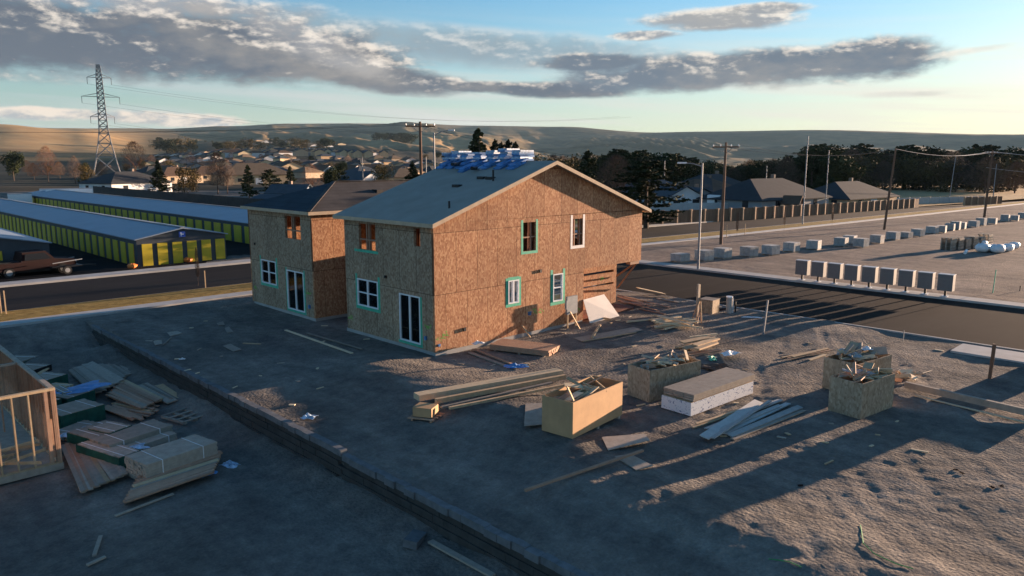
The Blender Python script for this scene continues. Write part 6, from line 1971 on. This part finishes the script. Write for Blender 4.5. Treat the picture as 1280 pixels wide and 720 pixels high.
utility('wooden utility pole with a single crossarm, standing nearest the house', 901, 178, py=305, r0=.17, arm_dir=R(-60), arm_l=2.6, lean=(.1, 0))
utility('leaning grey utility pole without crossarm in the middle of the far lot edge', 1105, 186, arm=False, py=287, lean=(.35, -.5), r0=.17)
utility('darkest wooden utility pole at the far end of the block row', 1230, 188, py=273, r0=.2, arm_dir=R(-50), arm_l=1.6, lean=(.2, -.2))
utility('thick wooden utility pole with crossarm rising behind the grey roof', 526, 152, Y=37.2, r0=.2, arm_dir=R(-40), arm_l=3.0)
utility('pale slim pole beyond the fence in the straw field', 1191, 195, arm=False, r=225, mat='steel', r0=.12, lean=(.3, -.5))
utility('slim pole far out in front of the wood, second from the straw field end', 1246, 205, arm=False, r=230, mat='steel', r0=.12)
utility('thin pale pole among the houses right of the crossarm pole', 959, 207, arm=False, r=170, mat='steel', r0=.09)
utility('thin pale pole behind the big dark conifer', 831, 200, arm=False, r=170, mat='steel', r0=.09)
utility('short pale pole rising above the grey roof slope', 532.5, 196, arm=False, r=120, mat='steel', r0=.1)
utility('short pale pole beside the tan-roofed houses behind the ridge', 453, 195, arm=False, r=230, mat='steel', r0=.1)


def lamp(label, px, top, arm_to=None, r0=.09, **k):
    x, y = foot(px, **k); z = LH(x, y); h = z_on(px, top, x, y) - z
    t = thing('street_lamp', label, 'street lamp', (x, y, z))
    m = MB(); m.tube([(0, 0, -.2), (0, 0, h)], [r0, r0 * .7], 10); m.obj('pole', MT['steel'], t)
    m = MB(); m.box(-.2, -.2, 0, .2, .2, .05); m.obj('base', MT['conc'], t)
    if arm_to:
        dx, dy, dz = arm_to
        m = MB(); m.tube([(0, 0, h - .25), (dx * .45, dy * .45, h - .25 + dz * .75), (dx * .9, dy * .9, h - .25 + dz)], [.045, .04, .035], 8); a = m.obj('arm', MT['steel'], t)
        m = MB(); m.box(-.35, -.13, -.06, .3, .13, .06); hd = m.obj('lamp_head', MT['vinyl'], t, loc=(dx, dy, h - .25 + dz)); hd.rotation_euler = (0, 0, math.atan2(dy, dx))
    return t


lamp('galvanised street lamp with a curved arm at the corner of the side road', 872.5, 204, (-1.1, 1.1, .28), py=337)
lamp('tall bare lamp standard on the verge right of the crossarm pole', 1003, 170, py=281, r0=.10)
lamp('second tall lamp standard, beyond the main road near the fence', 1031, 188, py=266, r0=.10)
lamp('street lamp with a curved arm rising behind the grey roof', 543, 166, (1.2, -1.3, .5), Y=35.6, r0=.1)


def wire(a, b, sag, r=.018, mat='wire', label=None, grp=None):
    a, b = Vector(a), Vector(b); n = 14; pts = []
    for i in range(n + 1):
        f = i / n; p_ = a.lerp(b, f); p_.z -= sag * 4 * f * (1 - f); pts.append(p_ - a)
    m = MB(); m.tube(pts, r, 4, cap=False); o = m.obj('overhead_wire', MT[mat], loc=a)
    return tag(o, label, 'wire', grp)


A1, A2, A3 = TOPS[901], TOPS[1105], TOPS[1230]
for i in range(2): wire(A1[i * 3], A2[i], 1.0, .014, 'wire', 'overhead wire from the crossarm pole to the leaning pole', 'wires to the leaning pole')
for i in range(3): wire(A2[i], A3[i], .8, .02, 'wire_lit', 'sunlit overhead wire running to the darkest pole', 'wires to the darkest pole')
for i in range(3):
    e = Vector(A3[i]) + Vector((26, -32, 1.5 - .4 * i)); wire(A3[i], e, 1.6, .02, 'wire_lit', 'sunlit overhead wire sagging away from the darkest pole', 'wires beyond the darkest pole')
a = Vector(A3[0]) - Vector((0, 0, 2.6)); wire(a, a + Vector((26, -32, -.2)), 1.4, .02, 'wire_lit', 'lowest sunlit wire leaving the darkest pole')
A4 = TOPS[526]
wire((A4[1][0], A4[1][1], A4[1][2]), (A1[1][0], A1[1][1], A1[1][2] - 1.4), 1.4, .012, 'wire', 'long wire passing behind the gabled roof to the crossarm pole')
for i in (0, 3): wire(A4[i], Vector(A4[i]) + Vector((-75, 48, 1)), 1.6, .013, 'wire', 'wire leading off from the pole behind the grey roof', 'wires behind the grey roof')

# ------------------------------------------------------------ lattice tower
x, y = polar(133, 430); z0 = LH(x, y) - .5
zt = z_on(124, 81, x, y) - z0
t = thing('lattice_tower', 'tall steel lattice power tower before the golden hill', 'power tower', (x, y, z0), YAW - math.pi / 2 + .45)
k_ = 430 / 950 / math.cos(math.atan((133 - 640) / 950)) * 1.0
kz = [0, .30 * zt, .42 * zt, .55 * zt, .68 * zt, .80 * zt, .9 * zt, zt]; kw = [6.1, 2.9, 1.95, 1.7, 1.5, 1.35, 1.2, .7]
def wz(z): return float(np.interp(z, kz, kw))
m = MB()
for sx in (-1, 1):
    for sy in (-1, 1):
        for a, b in zip(kz[:-1], kz[1:]): m.beam((sx * wz(a), sy * wz(a), a), (sx * wz(b), sy * wz(b), b), .38, .38)
m.obj('legs', MT['lattice'], t)
m = MB(); lv = [0]; z = 0
while z < zt - 1.0: z += max(1.25 * wz(z) * 1.3, 1.8); lv.append(min(z, zt))
for a, b in zip(lv[:-1], lv[1:]):
    for (ax, sg) in (('x', -1), ('x', 1), ('y', -1), ('y', 1)):
        wa, wb = wz(a), wz(b)
        def pt(u, w, zz): return (u * w, sg * w, zz) if ax == 'x' else (sg * w, u * w, zz)
        m.beam(pt(-1, wa, a), pt(1, wb, b), .26, .26); m.beam(pt(1, wa, a), pt(-1, wb, b), .26, .26); m.beam(pt(-1, wb, b - .01), pt(1, wb, b - .01), .24, .24)
m.obj('bracing', MT['lattice'], t)
arms = []
for (py, L) in ((97, 5.2), (121, 8.2), (146, 5.2)):
    zz = z_on(124, py, x, y) - z0
    m = MB(); w = wz(zz)
    for s_ in (-1, 1):
        for q_ in (-1, 1):
            m.beam((s_ * w, q_ * w, zz), (s_ * L, 0, zz), .16, .16); m.beam((s_ * wz(zz + 1.6), q_ * w * .9, zz + 1.6), (s_ * L, 0, zz + .05), .14, .14)
        arms.append((s_ * L, 0, zz))
    m.obj('crossarm', MT['lattice'], t)
for (ax_, ay_, az_) in arms:
    m = MB(); m.tube([(ax_, ay_, az_), (ax_, ay_, az_ - 3.2)], .12, 6); m.obj('insulator', MT['wire'], t)
t_rot = Matrix.Rotation(t.rotation_euler.z, 4, 'Z')
for i, a in enumerate(arms):
    w0 = t_rot @ Vector((a[0], a[1], a[2] - 3.2)) + Vector((x, y, z0)); dr = t_rot @ Vector((0, 1, 0))
    if dr.dot(RT) < 0: dr = -dr
    e = w0 + (RT * .92 + FW * .55).normalized() * 330; e.z = w0.z - 6
    wire(w0, e, 9, .035, 'wire', 'power line strung from the lattice tower across the town', 'power lines from the lattice tower')

# young street trees and stakes in the verge
for i, (px, py, h) in enumerate(((8, 394, 1.3), (2, 393, 1.2), (257, 360, 1.1), (908, 297, 1.4), (931, 294, 1.3))):
    q = P(px, py); m = MB(); m.box(-.03, -.03, -.1, .03, .03, h)
    tag(m.obj('stake', MT['lum'], loc=(q.x, q.y, .05 + base_z(q.x))), ('thin wooden stake in the dry verge cut by the frame edge', 'outermost thin wooden stake in the dry verge', 'thin stake in the dry verge below the six-door shed', 'pale short stake in the verge beside the crossarm pole', 'pale stake next along the verge past the crossarm pole')[i], 'stake')
for i, (px, py, top, lab) in enumerate(((248, 357, 312, 'bare reddish sapling in the verge below the six-door shed'), (921, 296, 262, 'bare sapling in the verge just past the crossarm pole'), (980, 288, 255, 'bare sapling in the verge left of the tall lamp standard'), (1040, 281, 250, 'bare sapling in the verge right of the tall lamp standard'))):
    q = P(px, py); h = z_on(px, top, q.x, q.y); tree('bare2', q.x, q.y, h, lab, sx=.26, z=base_z(q.x) + .05)

# house added out of sight on the sunny side for its long shadow
cottage('house added out of view beyond the far lots for its shadow', 150, -38, 0, 14, 12, 5.2, 2.5, 'sand', 'char', False, z=-1.5, far=True)

# ------------------------------------------------------------ air: thin even haze round the whole place
HZ = 10600
m = MB(); m.box(CAM.x - HZ, CAM.y - HZ, -9.0, CAM.x + HZ, CAM.y + HZ, 330.0)
hm = bpy.data.materials.new('haze_air'); hm.use_nodes = True
nt = hm.node_tree; nt.nodes.clear()
ou = nt.nodes.new('ShaderNodeOutputMaterial'); pv = nt.nodes.new('ShaderNodeVolumePrincipled')
pv.inputs['Color'].default_value = (.55, .80, 1.0, 1); pv.inputs['Density'].default_value = 2.4e-5; pv.inputs['Anisotropy'].default_value = -.1
nt.links.new(pv.outputs[0], ou.inputs['Volume'])
tag(m.obj('haze', hm), kind='stuff')
